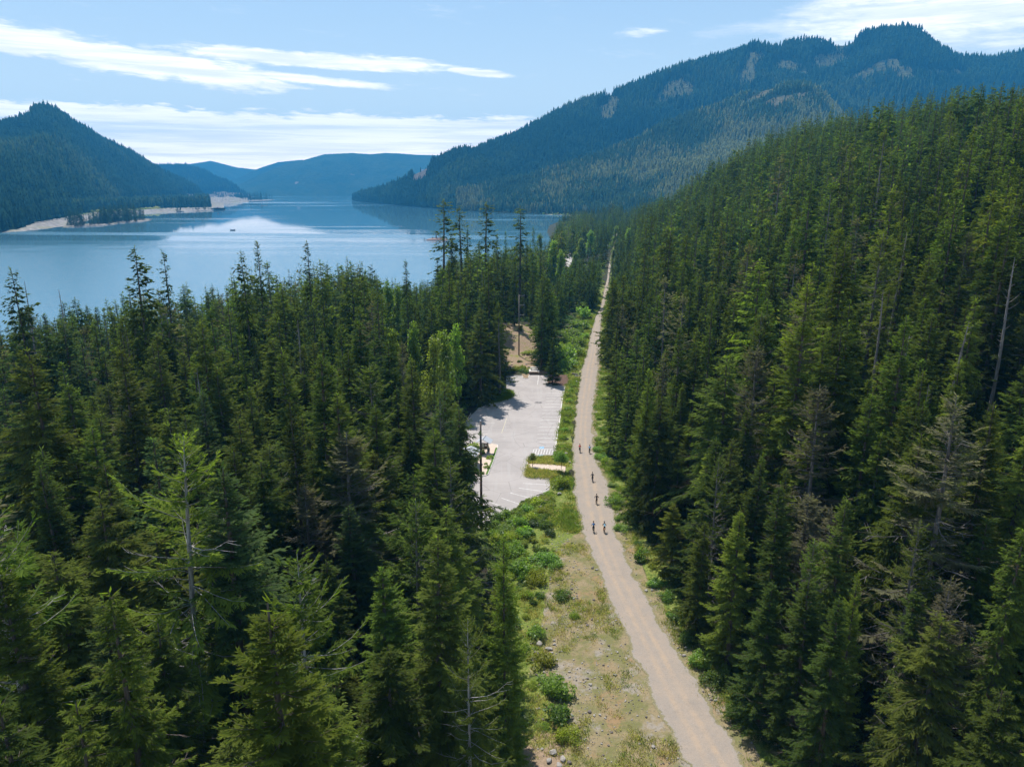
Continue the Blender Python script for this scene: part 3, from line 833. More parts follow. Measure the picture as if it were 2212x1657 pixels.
KINDS = {   # native heights 30 m
 'fir':     dict(Rm=4.1, base=.05, dz=.44, nb=5.6, shape=.80, droop=.30, lift=.22, e_bot=-8),
 'hemlock': dict(Rm=5.0, base=.06, dz=.56, nb=5.0, shape=.72, droop=.48, lift=.16, e_bot=-2, e_top=30, keep=.86, tw=1.25, twpitch=-24, jit=.30),
 'spire':   dict(Rm=2.9, base=.10, dz=.42, nb=4.8, shape=.55, droop=.45, lift=.15, e_bot=-22, e_top=15, tuft=.35, tw=1.0, twpitch=-18),
 'lichen':  dict(Rm=4.8, base=.08, dz=.62, nb=4.8, shape=.70, droop=.35, lift=.40, e_bot=-6, keep=.80, tw=1.05, dead=.35, wood_r=1.5, bare_in=.38, jit=.38),
 'young':   dict(Rm=5.0, base=.02, dz=.50, nb=5.6, shape=.88, droop=.22, lift=.25, e_bot=0, e_top=48, dead=0.0, tw=1.15),
 'grand':   dict(Rm=6.4, base=.05, dz=.80, nb=5.0, shape=.62, droop=.42, lift=.40, e_bot=-2, e_top=38, keep=.70, tw=1.2, dead=.2, wood_r=1.15, bare_in=.34, jit=.40, trunk_r=.34),
 'tufted':  dict(Rm=3.3, base=.12, dz=.60, nb=4.6, shape=.42, droop=.42, lift=.20, e_bot=-18, e_top=5, tuft=.42, tw=1.15, jit=.38, dead=.2, bare_in=.3),
}
PROTO = {}
def crown_mesh(name, data):
    V, F, T = data
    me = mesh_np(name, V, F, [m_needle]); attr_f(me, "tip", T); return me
def wood_mesh(name, data, mat):
    return mesh_np(name, data[0], data[1], [mat], smooth=True)
def joined_mesh(name, nd, wd, mat, nmat=None):
    (V, F, T), (Vw, Fw) = nd, wd
    me = mesh_np(name, np.vstack([V, Vw]), np.vstack([F, Fw + len(V)]), [nmat or m_needle, mat], np.concatenate([np.zeros(len(F)), np.ones(len(Fw))]))
    attr_f(me, "tip", np.concatenate([T, np.zeros(len(Vw))])); return me
NVAR = {0: 2, 1: 2, 2: 2}
for kind, kw in KINDS.items():
    for lod in (0, 1, 2):
        if kind == 'grand' and lod == 2: continue
        for v in range(NVAR[lod]):
            if lod == 0 and kind in ('tufted',) and v: continue
            nd, wd = conifer(100 + 13 * v + 7 * lod + len(kind), lod=lod, **kw)
            bark = m_palish if kind == 'lichen' else (m_pale if kind == 'grand' else m_bark)
            if lod < 2:
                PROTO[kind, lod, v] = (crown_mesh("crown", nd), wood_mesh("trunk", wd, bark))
            if lod > 0:
                PROTO[kind, lod, v, 'j'] = joined_mesh("conifer", nd, wd, bark)

def snag_mesh(seed, H=22.0):
    rng = np.random.default_rng(seed)
    th = np.linspace(0, 1, 10)
    path = np.stack([.25 * np.sin(th * 4 + seed), .2 * np.sin(th * 5 + 2 * seed), th * H], 1)[None]
    V, F = tube_np(path, (.34 * (1 - th) ** .7 + .05)[None], 7)
    n = 46
    h = rng.uniform(.25, .98, n) * H; az = rng.uniform(0, 6.28, n)
    L = rng.uniform(.3, 1.9, n) * np.where(rng.random(n) < .25, 1.7, .8) * (1.15 - h / H * .6)
    s = np.linspace(0, 1, 4)
    pt = np.stack([np.cos(az)[:, None] * L[:, None] * s, np.sin(az)[:, None] * L[:, None] * s, h[:, None] + L[:, None] * (rng.uniform(-.3, .4, n)[:, None] * s + .25 * s ** 2)], 2)
    Vb, Fb = tube_np(pt, (.05 * (1 - s * .8))[None] * np.ones((n, 1)), 3)
    return np.vstack([V]), np.vstack([F]), Vb, Fb
SNAG = []
for sd in (3, 8, 14):
    V, F, Vb, Fb = snag_mesh(sd)
    SNAG.append((mesh_np("trunk", V, F, [m_grey], smooth=True), mesh_np("branches", Vb, Fb, [m_grey])))

# ---------------------------------------------------------------- broadleaf shapes
def leafy(seed, lobes, leaf, per, bottom=0.0):
    """lobes: (x,y,z,rx,ry,rz). Leaves lie in the shells of the lobes."""
    rng = np.random.default_rng(seed)
    Ps, Ns, Tp = [], [], []
    for (x, y, z, rx, ry, rz) in lobes:
        n = int(per * (rx * ry * rz) ** .55)
        d = rng.normal(0, 1, (n, 3)); d /= np.linalg.norm(d, axis=1, keepdims=True)
        r = (.45 + .6 * rng.random(n) ** .6)
        bump = 1 + .28 * np.sin(d[:, 0] * 5 + x * 3) * np.sin(d[:, 1] * 5 + z) + .18 * np.sin(d[:, 2] * 9 + y)
        p = np.array([x, y, z]) + d * (r * bump)[:, None] * np.array([rx, ry, rz])
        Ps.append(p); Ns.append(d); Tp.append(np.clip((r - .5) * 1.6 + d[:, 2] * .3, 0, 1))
    P, N, Tt = np.concatenate(Ps), np.concatenate(Ns), np.concatenate(Tp)
    ok = P[:, 2] > bottom; P, N, Tt = P[ok], N[ok], Tt[ok]
    n = len(P)
    D = N * .5 + rng.normal(0, .7, (n, 3)); D[:, 2] -= .15
    D /= np.linalg.norm(D, axis=1, keepdims=True)
    L = leaf * rng.uniform(.7, 1.4, n)
    V, F = kites(P, D, L, L * rng.uniform(.5, .75, n), rng, .35)
    return V, F, np.repeat(Tt, 4)
def broadleaf(seed, H=12.0, Rm=2.4, n=17, leaf=.30, per=300):
    rng = np.random.default_rng(seed)
    lob, limbs = [], []
    for i in range(n):
        f = .26 + .66 * (i + .5) / n + rng.uniform(-.05, .05)
        a = i * 2.4 + rng.uniform(-.4, .4)
        r = Rm * (1 - f) ** .5 * rng.uniform(.2, 1.05)
        s = Rm * rng.uniform(.24, .5) * (1.15 - .55 * f)
        lob.append((math.cos(a) * r, math.sin(a) * r, f * H, s, s, s * 1.35))
        limbs.append(np.array([[0, 0, f * H * .72], [math.cos(a) * r * .5, math.sin(a) * r * .5, f * H * .88], [math.cos(a) * r, math.sin(a) * r, f * H]]))
    lob.append((0, 0, H * .93, Rm * .3, Rm * .3, H * .08))
    nd = leafy(seed, lob, leaf, per)
    th = np.linspace(0, 1, 7)
    path = np.stack([.15 * np.sin(th * 4 + seed), .12 * np.sin(th * 3), th * H * .95], 1)[None]
    Vw, Fw = tube_np(path, (.16 * (1 - th) + .03)[None], 6)
    Vl, Fl = tube_np(np.array(limbs), np.tile([.055, .04, .02], (n, 1)), 4)
    return nd, (np.vstack([Vw, Vl]), np.vstack([Fw, Fl + len(Vw)]))
def bush(seed, n=9, leaf=.16, per=620, flat=.75):
    rng = np.random.default_rng(seed)
    lob, limbs = [], []
    for i in range(n):
        a = rng.uniform(0, 6.28); r = .72 * math.sqrt(rng.random())
        s = rng.uniform(.28, .48)
        z = rng.uniform(.30, .95) * (1.05 - r * .5) * flat * 1.25
        lob.append((math.cos(a) * r, math.sin(a) * r, z, s, s, s * .85))
        limbs.append(np.array([[math.cos(a) * .08, math.sin(a) * .08, 0], [math.cos(a) * r * .5, math.sin(a) * r * .5, z * .6], [math.cos(a) * r, math.sin(a) * r, z * 1.05]]))
    nd = leafy(seed, lob, leaf, per, .02)
    Vl, Fl = tube_np(np.array(limbs), np.tile([.03, .022, .01], (n, 1)), 4)
    return nd, (Vl, Fl)
def leaf_mesh(name, nd):
    me = mesh_np(name, nd[0], nd[1], [m_leaf]); attr_f(me, "tip", nd[2]); return me
BROAD = []
for sd in (5, 9, 17):
    nd, wd = broadleaf(sd)
    BROAD.append((leaf_mesh("crown", nd), wood_mesh("trunk", wd, m_bark), joined_mesh("broadleaf", nd, wd, m_bark, m_leaf)))
BUSH = []
for sd, nn_, lf_, pr_, fl_ in ((2, 10, .15, 700, .75), (6, 12, .13, 760, .7), (11, 7, .19, 560, .9), (19, 14, .12, 700, .55)):
    nd, wd = bush(sd, nn_, lf_, pr_, fl_)
    BUSH.append((leaf_mesh("leaves", nd), wood_mesh("stems", wd, m_bark), joined_mesh("shrub", nd, wd, m_bark, m_leaf)))

# ---------------------------------------------------------------- masses: one object, many instances
PCOL = {}
def proto_collection(name, items):
    """items: list of (mesh, colour)"""
    c = bpy.data.collections.new(name)
    PCOL[c.name] = np.array([q[1] for q in items], float)
    for i, (me, colr) in enumerate(items):
        o = bpy.data.objects.new("%s_%03d" % (name, i), me)
        c.objects.link(o)
    return c
def mass(name, coll, P, rz, S, idx, label, tilt=None):
    n = len(P)
    me = bpy.data.meshes.new(name)
    me.vertices.add(n); me.vertices.foreach_set("co", np.ascontiguousarray(P, np.float32).ravel())
    rot = np.zeros((n, 3), np.float32); rot[:, 2] = rz
    if tilt is not None: rot[:, :2] = tilt
    for nm, tp, val in (("rot", 'FLOAT_VECTOR', rot), ("scl", 'FLOAT_VECTOR', np.asarray(S, np.float32))):
        a_ = me.attributes.new(nm, tp, 'POINT'); a_.data.foreach_set("vector", np.ascontiguousarray(val).ravel())
    a_ = me.attributes.new("pick", 'INT', 'POINT'); a_.data.foreach_set("value", np.ascontiguousarray(idx, np.int32))
    a_ = me.attributes.new("tone", 'FLOAT_COLOR', 'POINT')
    tc_ = np.ones((n, 4), np.float32); tc_[:, :3] = PCOL[coll.name][np.asarray(idx)]
    a_.data.foreach_set("color", tc_.ravel())
    me.update()
    ob = link(name, me)
    ng = bpy.data.node_groups.new(name + "_scatter", 'GeometryNodeTree')
    ng.interface.new_socket("Geometry", in_out='INPUT', socket_type='NodeSocketGeometry')
    ng.interface.new_socket("Geometry", in_out='OUTPUT', socket_type='NodeSocketGeometry')
    N = ng.nodes; Lk = ng.links
    gi, go = N.new('NodeGroupInput'), N.new('NodeGroupOutput')
    ci = N.new('GeometryNodeCollectionInfo'); ci.inputs['Collection'].default_value = coll
    ci.inputs['Separate Children'].default_value = True; ci.inputs['Reset Children'].default_value = True
    ip = N.new('GeometryNodeInstanceOnPoints'); ip.inputs['Pick Instance'].default_value = True
    def named(nm, tp):
        q = N.new('GeometryNodeInputNamedAttribute'); q.data_type = tp; q.inputs['Name'].default_value = nm
        return q.outputs['Attribute']
    e2r = N.new('FunctionNodeEulerToRotation')
    Lk.new(named("rot", 'FLOAT_VECTOR'), e2r.inputs[0])
    Lk.new(gi.outputs[0], ip.inputs['Points']); Lk.new(ci.outputs[0], ip.inputs['Instance'])
    Lk.new(named("pick", 'INT'), ip.inputs['Instance Index'])
    Lk.new(e2r.outputs[0], ip.inputs['Rotation']); Lk.new(named("scl", 'FLOAT_VECTOR'), ip.inputs['Scale'])
    Lk.new(ip.outputs[0], go.inputs[0])
    md = ob.modifiers.new("scatter", 'NODES'); md.node_group = ng
    tag(ob, label, None, None, "stuff")
    return ob
TONES = {'dark green': (0.049, 0.071, 0.017), 'green': (0.078, 0.109, 0.020), 'olive green': (0.086, 0.111, 0.025),
         'light green': (0.122, 0.155, 0.025), 'blue-green': (0.057, 0.087, 0.034), 'grey-brown': (0.106, 0.102, 0.067)}
# ================================================================== hill forests (far masses)
def tiny_tree(seed, n=5, layers=4):
    rng = np.random.default_rng(seed)
    V, F = [], []
    for i in range(layers):
        z0 = i / layers * .9 + .02; z1 = min(1.0, z0 + 1.35 / layers + .12)
        r = .16 * (1 - i / layers) ** .8 + .02
        b = len(V)
        a0 = rng.uniform(0, 6)
        for k in range(n):
            a = a0 + k * 2 * math.pi / n
            rr = r * rng.uniform(.65, 1.3)
            V.append((math.cos(a) * rr, math.sin(a) * rr, z0 + rng.uniform(-.04, .03)))
        V.append((0, 0, z1))
        F += [(b + k, b + (k + 1) % n, b + n) for k in range(n)]
    me = mesh_np("far_conifer", np.array(V), np.array(F), [m_tiny])
    attr_f(me, "tip", np.where(np.array(V)[:, 2] > .5, .5, .1))
    return me
TINY = [tiny_tree(s) for s in (1, 2, 3)]
def sample_mountain(M, count, rng, tlo=0.0, thi=1.25, keepfn=None):
    V, bare, nt = M['V'], M['bare'], M['nt']
    k, n, _ = V.shape
    lo, hi = int(tlo * (nt - 1)), min(k - 1, int(thi * (nt - 1)) if thi <= 1 else nt - 1 + int((thi - 1) * (k - nt)))
    A, B, C = V[:-1, :-1], V[:-1, 1:], V[1:, :-1]
    area = np.linalg.norm(np.cross((B - A)[..., :2], (C - A)[..., :2])[..., None], axis=-1)
    area[:lo] = 0; area[hi:] = 0
    p = (area / area.sum()).ravel()
    cell = rng.choice(len(p), count, p=p)
    r, c = np.unravel_index(cell, area.shape)
    u, v = rng.random(count)[:, None], rng.random(count)[:, None]
    Pt = A[r, c] * (1 - u) * (1 - v) + B[r, c] * u * (1 - v) + C[r, c] * (1 - u) * v + V[r + 1, c + 1] * u * v
    bb = bare[r, c]
    ok = rng.random(count) > np.clip((bb - .3) * 2.2, 0, .93)
    return Pt[ok], bb[ok]
rng = np.random.default_rng(5)
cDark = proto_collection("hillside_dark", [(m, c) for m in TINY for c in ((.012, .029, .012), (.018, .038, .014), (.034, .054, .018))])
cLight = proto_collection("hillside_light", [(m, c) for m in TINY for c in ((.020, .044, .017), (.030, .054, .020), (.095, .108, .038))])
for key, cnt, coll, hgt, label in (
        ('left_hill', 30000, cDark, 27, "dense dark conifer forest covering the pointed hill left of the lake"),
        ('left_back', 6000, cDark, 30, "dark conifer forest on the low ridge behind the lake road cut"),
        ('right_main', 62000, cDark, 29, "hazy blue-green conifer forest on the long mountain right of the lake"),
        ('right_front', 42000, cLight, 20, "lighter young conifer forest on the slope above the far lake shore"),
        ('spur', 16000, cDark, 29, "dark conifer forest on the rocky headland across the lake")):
    Pt, bb = sample_mountain(MT[key], cnt, rng)
    ok = Pt[:, 2] > -12
    Pt, bb = Pt[ok], bb[ok]
    nz = fbm(Pt[:, 0] / 260, Pt[:, 1] / 260, 77, 4)
    idx = rng.integers(0, 3, len(Pt)) * 3 + np.clip((nz * 5.2 - 1.5 + {'right_front': 1.35, 'right_main': .45}.get(key, 0) + rng.normal(0, .30, len(Pt))).astype(int), 0, 2)
    h = hgt * np.clip(rng.normal(1, .22, len(Pt)), .45, 1.6) * np.where(bb > .3, .55, 1) * (.75 + .5 * nz)
    S = np.stack([h * rng.uniform(.85, 1.25, len(Pt)), h * rng.uniform(.85, 1.25, len(Pt)), h], 1)
    Pt[:, 2] -= .6
    mass("hillside_forest", coll, Pt, rng.uniform(0, 6.28, len(Pt)), S, idx, label)

# ================================================================== near forest
SKY_LIM = np.array([(-300,720),(0,655),(60,660),(130,640),(190,645),(230,600),(262,585),(320,575),(345,562),(400,562),(450,556),(520,556),(560,548),(600,560),(660,548),(700,548),(760,552),(800,575),(825,605),(870,612),(935,612),(945,590),(955,560),(1000,545),(1060,540),(1130,530),(1180,525),(1192,510),(1200,492),(1215,470),(1250,450),(1300,452),(1340,440),(1352,462),(1400,428),(1450,403),(1500,368),(1550,333),(1600,303),(1650,283),(1700,263),(1750,248),(1800,232),(1850,222),(1900,217),(2000,203),(2100,188),(2212,182),(2600,165)], float)
CLEAR = [
 [(1100,806),(1150,790),(1170,806),(1222,812),(1246,780),(1268,720),(1286,640),(1304,560),(1318,560),(1310,640),(1298,700),(1292,780),(1288,830),(1286,960),(1297,1020),(1314,1090),(1338,1180),(1402,1285),(1458,1390),(1526,1500),(1640,1657),(1640,1800),(1250,1800),(1210,1657),(1225,1560),(1200,1480),(1175,1400),(1160,1300),(1150,1210),(1060,1150),(1036,1140),(1030,1080),(1036,960),(1008,905),(1058,880),(1098,860)],
 [(1098,700),(1120,640),(1130,640),(1150,700),(1140,790),(1100,800)],
 [(1216,538),(1237,538),(1237,566),(1218,566)],
 [(836,704),(868,692),(910,685),(1010,690),(1016,770),(985,795),(935,800),(910,745),(842,760)],
 [(824,604),(874,604),(876,672),(830,690)],
 [(1182,514),(1214,514),(1214,592),(1186,592)], [(1242,512),(1298,492),(1298,556),(1244,548)], [(1320,484),(1370,486),(1362,524),(1322,540)], [(1028,905),(1050,905),(1050,1150),(1028,1150)],
 [(1944,498),(1970,498),(1948,700),(1926,700)], [(1912,620),(1932,620),(1922,830),(1900,830)], [(2050,690),(2080,690),(2058,880),(2030,880)], [(2178,556),(2212,556),(2196,860),(2160,860)],
 [(1208,720),(1240,650),(1272,660),(1262,750),(1240,800),(1212,795)],
]
CLEAR_Y = [285, 300, 600, 180, 235, 395, 550, 490, 108, 127, 111, 99, 103, 325]     # only what stands nearer can hide the thing
def clear_hit(x, y, z, h, Rm):
    xs, ys, zs = [], [], []
    rgt = np.array([1.0, 0.0])
    for f in (.12, .3, .5, .7, .88, 1.0):
        for s in (-.8, 0, .8):
            xs.append(x + rgt[0] * s * Rm * (1 - f) ** .8); ys.append(y); zs.append(z + f * h)
    px, py = proj(xs, ys, zs)
    for P_, cy__ in zip(CLEAR, CLEAR_Y):
        if y > cy__: continue
        if in_poly(px, py, P_).mean() > (0.0 if P_ is CLEAR[1] else 0.07 if x < t_c(y) else 0.10): return True
    return False
lot_ys = np.arange(60, 260, 1.0)
def lot_minx(y):
    xs = []
    n = len(LOT)
    for i in range(n):
        (x1, y1), (x2, y2) = LOT[i], LOT[(i + 1) % n]
        if (y1 > y) != (y2 > y): xs.append(x1 + (x2 - x1) * (y - y1) / (y2 - y1))
    return min(xs) if xs else 1e9
LMX = np.array([lot_minx(v) for v in lot_ys])

TREES = []       # dicts
def top_fit(px, py, Y):
    x, y, z = at_y(px, py, Y)
    g = float(ground_z(x, y))
    return x, y, g, z - g
def hero(px, py, Y, kind, tone, Rs=1.0, label=None, v=0, lean=0.0, cat="tree", name="conifer"):
    x, y, g, h = top_fit(px, py, Y)
    TREES.append(dict(x=x, y=y, z=g, h=max(h, 3), kind=kind, tone=tone, Rs=Rs, hero=True, label=label, v=v, name=name, lean=lean))
# --- trees one would point at
hero(318, 925, 53, 'grand', 'light green', 1.0, "leaning conifer with a pale bare trunk and yellow-green boughs at the lower left", 0)
hero(626, 858, 78, 'fir', 'dark green', .85, "dark narrow fir with a sharp tip right of the pale-trunked leaning conifer", 0)
hero(432, 688, 108, 'hemlock', 'olive green', 1.0, "broad olive conifer with brownish drooping lower boughs in the left forest", 0)
hero(290, 533, 135, 'hemlock', 'dark green', 1.1, "broad-topped dark hemlock standing highest against the lake at the left", 1)
hero(351, 541, 160, 'spire', 'dark green', 1.0, "slim dark spire just right of the broad-topped hemlock against the lake", 0)
hero(22, 578, 140, 'hemlock', 'dark green', .9, "dark layered conifer against the lake at the far left edge", 0)
hero(-60, 1010, 44, 'grand', 'green', 1.0, "big conifer with long pale-limbed boughs at the left edge of the foreground", 1)
hero(640, 1190, 44, 'grand', 'green', .8, "foreground conifer with pale twigs between the leaning tree and the bare-trunked one", 1)
hero(1010, 1330, 44, 'grand', 'olive green', .6, "low foreground conifer with whitish twigs at the left of the verge", 0)
hero(58, 752, 78, 'hemlock', 'olive green', 1.25, "wide drooping conifer filling the left edge below the lake", 1)
hero(258, 745, 95, 'fir', 'olive green', 1.1, "olive fir with a blunt top left of the brownish drooping conifer", 1)
hero(868, 735, 118, 'lichen', 'grey-brown', .6, "grey-green conifer with bare twigs in front of the yellow-green broadleaf trees", 1)
hero(950, 836, 92, 'lichen', 'blue-green', .78, "grey-green conifer with whitish limbs whose boughs reach over the parking lot", 0)
hero(896, 1072, 60, 'lichen', 'olive green', .9, "sparse conifer with a long bare trunk left of the near utility pole", 1)
hero(974, 1100, 66, 'hemlock', 'green', .85, "green conifer with a dark trunk just left of the near utility pole's foot", 0)
hero(1088, 1150, 58, 'young', 'light green', .62, "yellow-green topped young conifer right of the near utility pole's foot", 0)
hero(735, 700, 128, 'fir', 'green', 1.0, None, 1)
hero(690, 560, 170, 'hemlock', 'olive green', .85, "olive-topped conifer against the lake, midway along the left treeline", 0)
hero(662, 522, 185, 'spire', 'dark green', 1.0, None, 1)
hero(554, 520, 175, 'fir', 'dark green', .85, None, 0)
hero(520, 540, 150, 'hemlock', 'dark green', .8, None, 1)
hero(875, 562, 205, 'spire', 'dark green', 1.15, "lone dark spire against the lake left of the tall tufted conifers", 0)
hero(957, 431, 275, 'tufted', 'olive green', 1.6, "tallest tufted conifer, leftmost of the slender group against the lake", 0)
hero(993, 446, 285, 'tufted', 'olive green', 1.6, "second tufted tall conifer from the left in the slender group against the lake", 0)
hero(1049, 438, 290, 'tufted', 'green', 1.6, "dense-topped slender conifer in the middle of the tall group against the lake", 0)
hero(1124, 447, 300, 'tufted', 'green', 1.6, "rightmost of the tall tufted conifers standing against the lake", 0)
hero(1092, 500, 330, 'fir', 'green', .7, None, 0)
hero(1152, 490, 310, 'fir', 'green', .75, None, 1)
hero(1020, 560, 262, 'fir', 'dark green', .85, None, 0)
hero(975, 505, 282, 'fir', 'dark green', 0.95, None, 0)
hero(1010, 495, 292, 'spire', 'dark green', 1.20, None, 1)
hero(1035, 520, 276, 'fir', 'dark green', 0.90, None, 1)
hero(1074, 505, 305, 'spire', 'green', 1.20, None, 0)
hero(1088, 545, 284, 'fir', 'dark green', 0.95, None, 0)
hero(1138, 520, 325, 'fir', 'dark green', 0.80, None, 1)
hero(1168, 552, 300, 'fir', 'dark green', 0.90, None, 0)
hero(944, 560, 270, 'spire', 'dark green', 1.20, None, 0)
hero(1112, 560, 262, 'fir', 'dark green', 0.80, None, 1)
hero(985, 590, 255, 'fir', 'dark green', 1.00, None, 0)
hero(1150, 590, 270, 'fir', 'green', 0.80, None, 1)
hero(1062, 600, 240, 'fir', 'dark green', .95, None, 1)
hero(1040, 655, 222, 'fir', 'dark green', .95, None, 0)
hero(1000, 705, 205, 'fir', 'dark green', 1.0, None, 1)
hero(1068, 690, 214, 'young', 'dark green', .75, "dark fir at the parking lot's upper left corner", 0)
hero(1186, 604, 232, 'fir', 'dark green', 1.25, "wide dark fir standing behind the picnic table", 0)
hero(1195, 733, 200, 'young', 'dark green', 1.05, "small dark conifer with a bare trunk foot in the parking lot's end island", 0)
hero(1222, 590, 330, 'fir', 'green', .9, None, 1)
hero(1252, 562, 360, 'fir', 'green', .9, None, 0)
hero(1283, 545, 340, 'young', 'green', .7, None, 0)
hero(1745, 598, 92, 'fir', 'light green', 1.1, "large light-green fir with a visible grey trunk in the right forest", 0)
hero(1755, 392, 170, 'fir', 'dark green', 1.45, "big dark dense fir rising above the middle of the right forest", 1)
hero(1628, 505, 190, 'fir', 'dark green', .95, None, 0)
hero(2150, 408, 126, 'hemlock', 'light green', 1.15, "broad light-green conifer with layered boughs near the right edge", 1)
hero(1960, 505, 128, 'hemlock', 'olive green', .9, None, 0)
hero(2010, 545, 118, 'hemlock', 'olive green', .95, "olive conifer with drooping boughs right of the tall dead trunk", 1)
hero(2110, 640, 100, 'hemlock', 'light green', .8, None, 0)
hero(1835, 690, 98, 'hemlock', 'green', .9, None, 1)
hero(1475, 560, 175, 'fir', 'green', .95, None, 1)
hero(1540, 640, 128, 'fir', 'green', .95, None, 0)
hero(1470, 700, 118, 'fir', 'green', .8, None, 1)
hero(1400, 830, 110, 'young', 'green', .62, None, 0)
hero(1555, 975, 82, 'lichen', 'green', .8, None, 0)
hero(1700, 1010, 76, 'fir', 'green', .9, None, 0)
hero(1760, 1160, 62, 'lichen', 'green', .8, None, 1)
hero(2150, 880, 72, 'fir', 'light green', 1.0, None, 1)
hero(1905, 930, 78, 'hemlock', 'green', .9, None, 0)
hero(1990, 1120, 60, 'lichen', 'olive green', .9, None, 0)
hero(1855, 1235, 58, 'young', 'light green', .6, None, 0)
n_hero = len(TREES)
HX = np.array([t_['x'] for t_ in TREES]); HY = np.array([t_['y'] for t_ in TREES])

SNAGS = [(1957,500,128,18,"grey dead trunk with stub branches, tallest of the snags in the right forest"),
         (1921,622,112,17,"leaning dead trunk with whitish branch stubs just left of the tallest snag"),
         (2072,688,100,14,"broken dead trunk with a bleached top between the two right-hand snags"),
         (2196,555,104,18,"dead grey trunk with long bare limbs at the right edge of the photo"),
         (1965,720,100,17,"thin bare dead stem below the tallest snag"),
         (2010,830,90,12,"short thin dead stem left of the broken bleached trunk"),
         (50,608,150,26,"bare dead spike against the lake at the far left"),
         (425,795,105,9,"grey dead stub in front of the brownish drooping conifer"),
         (640,690,135,14,"thin grey dead stem among the dark firs of the left forest"),
         (128,625,165,24,"thin dead pole among the low treetops at the left shore")]
SX, SY = [], []
for q in SNAGS:
    x, y, g, h = top_fit(*q[:3]); SX.append(x); SY.append(y)

def fill(x0, x1, y0, y1, step, seed):
    rng = np.random.default_rng(seed)
    X, Yy = np.meshgrid(np.arange(x0, x1, step), np.arange(y0, y1, step))
    X = X.ravel() + rng.uniform(-.46, .46, X.size) * step; Yy = Yy.ravel() + rng.uniform(-.46, .46, X.size) * step
    return X, Yy, rng
def add_fill(x0, x1, y0, y1, step, seed, side):
    X, Y, rng = fill(x0, x1, y0, y1, step, seed)
    d = X - t_c(Y)
    ok = (np.abs(X) < .80 * Y + 16)
    if side == 'L':
        lim = np.where(Y < 112, v_left(Y) - 3.2, 1e9)
        lm = np.interp(Y, lot_ys, LMX)
        lim = np.where((Y >= 112) & (Y < 246), np.minimum(lm - 2.0, 1e6), lim)
        lim = np.where(Y >= 246, t_left(Y) - 3.0, lim)
        ok &= X < lim
        ok &= (d > -np.interp(Y, SH_Y, SH_D) + 6)
        ok &= ~in_poly(X, Y, LOT)
    else:
        ok &= (X > t_right(Y) + np.interp(Y, [0, 50, 110, 125, 200, 300, 500], [3.4, 3.4, 3.3, 3.6, 2.8, 2.6, 2.4]))
    X, Y, d = X[ok], Y[ok], d[ok]
    G = ground_z(X, Y)
    for x, y, g, dd in zip(X, Y, G, d):
        if g < -14.0: continue
        if n_hero and np.min(np.hypot(HX - x, HY - y)) < 2.6: continue
        px, py = proj(x, y, g)
        nz = fbm(x / 30, y / 30, 61, 3)
        r = rng.random()
        if side == 'R':
            kind = ('fir', 'fir', 'fir', 'hemlock', 'lichen', 'spire')[int(r * 6)] if y < 260 else ('fir', 'fir', 'spire', 'fir', 'hemlock', 'fir')[int(r * 6)]
            h = rng.normal(25.5, 6.0) + 9 * (nz - .5)
            if dd < 16: h = rng.normal(13 + min(dd, 16) * .65, 3.6)
            tone = ('dark green', 'green', 'green', 'light green', 'dark green', 'olive green')[int(rng.random() * 6)] if y < 200 else ('dark green', 'green', 'dark green', 'olive green', 'blue-green', 'dark green')[int(rng.random() * 6)]
            if kind == 'lichen': tone = ('green', 'olive green', 'grey-brown')[int(rng.random() * 3)]
        else:
            kind = ('fir', 'hemlock', 'hemlock', 'spire', 'lichen', 'fir')[int(r * 6)]
            h = rng.normal(26, 4.5) + 6 * (nz - .5)
            tone = ('dark green', 'dark green', 'green', 'olive green', 'blue-green', 'olive green')[int(rng.random() * 6)]
            if kind == 'lichen': tone = ('olive green', 'grey-brown', 'green')[int(rng.random() * 3)]
            if y > 250 and dd > -26:
                kind, tone, h = 'young', ('green', 'dark green')[int(rng.random() * 2)], rng.normal(15, 3.5)
        if rng.random() < .12: h *= rng.uniform(.35, .6); kind = 'young' if kind != 'spire' else kind
        h = max(h, 6)
        # treetops keep under the skyline the forest has in the photograph
        for _ in range(2):
            tx, ty = proj(x, y, g + h)
            lim = np.interp(tx, SKY_LIM[:, 0], SKY_LIM[:, 1]) + (rng.normal(13, 17) if _ == 0 else -9)
            if ty < lim:
                zz = at_y(float(tx), float(lim), y)[2]
                h = zz - g
        if h < 5.5: continue
        Rs = rng.uniform(.82, 1.2) * (1.28 if side == 'L' and y < 125 else (1.14 if y < 260 else 1.0))
        Rm = KINDS[kind]['Rm'] * Rs * (h / 30) ** .75
        if clear_hit(x, y, g, h, Rm): continue
        TREES.append(dict(x=x, y=y, z=g, h=h, kind=kind, tone=tone, Rs=Rs, hero=False, label=None, v=int(rng.integers(0, 2)), name="conifer", lean=0))
add_fill(-190, 40, 24, 120, 6.0, 31, 'L')
add_fill(-190, 40, 120, 250, 5.3, 37, 'L')
add_fill(-240, 80, 250, 560, 5.6, 32, 'L')
add_fill(10, 260, 26, 170, 5.4, 33, 'R')
add_fill(10, 300, 170, 300, 5.7, 38, 'R')
add_fill(30, 520, 300, 700, 6.3, 34, 'R')
add_fill(60, 480, 700, 1330, 6.4, 35, 'R')
add_fill(40, 140, 620, 1330, 6.4, 36, 'L')

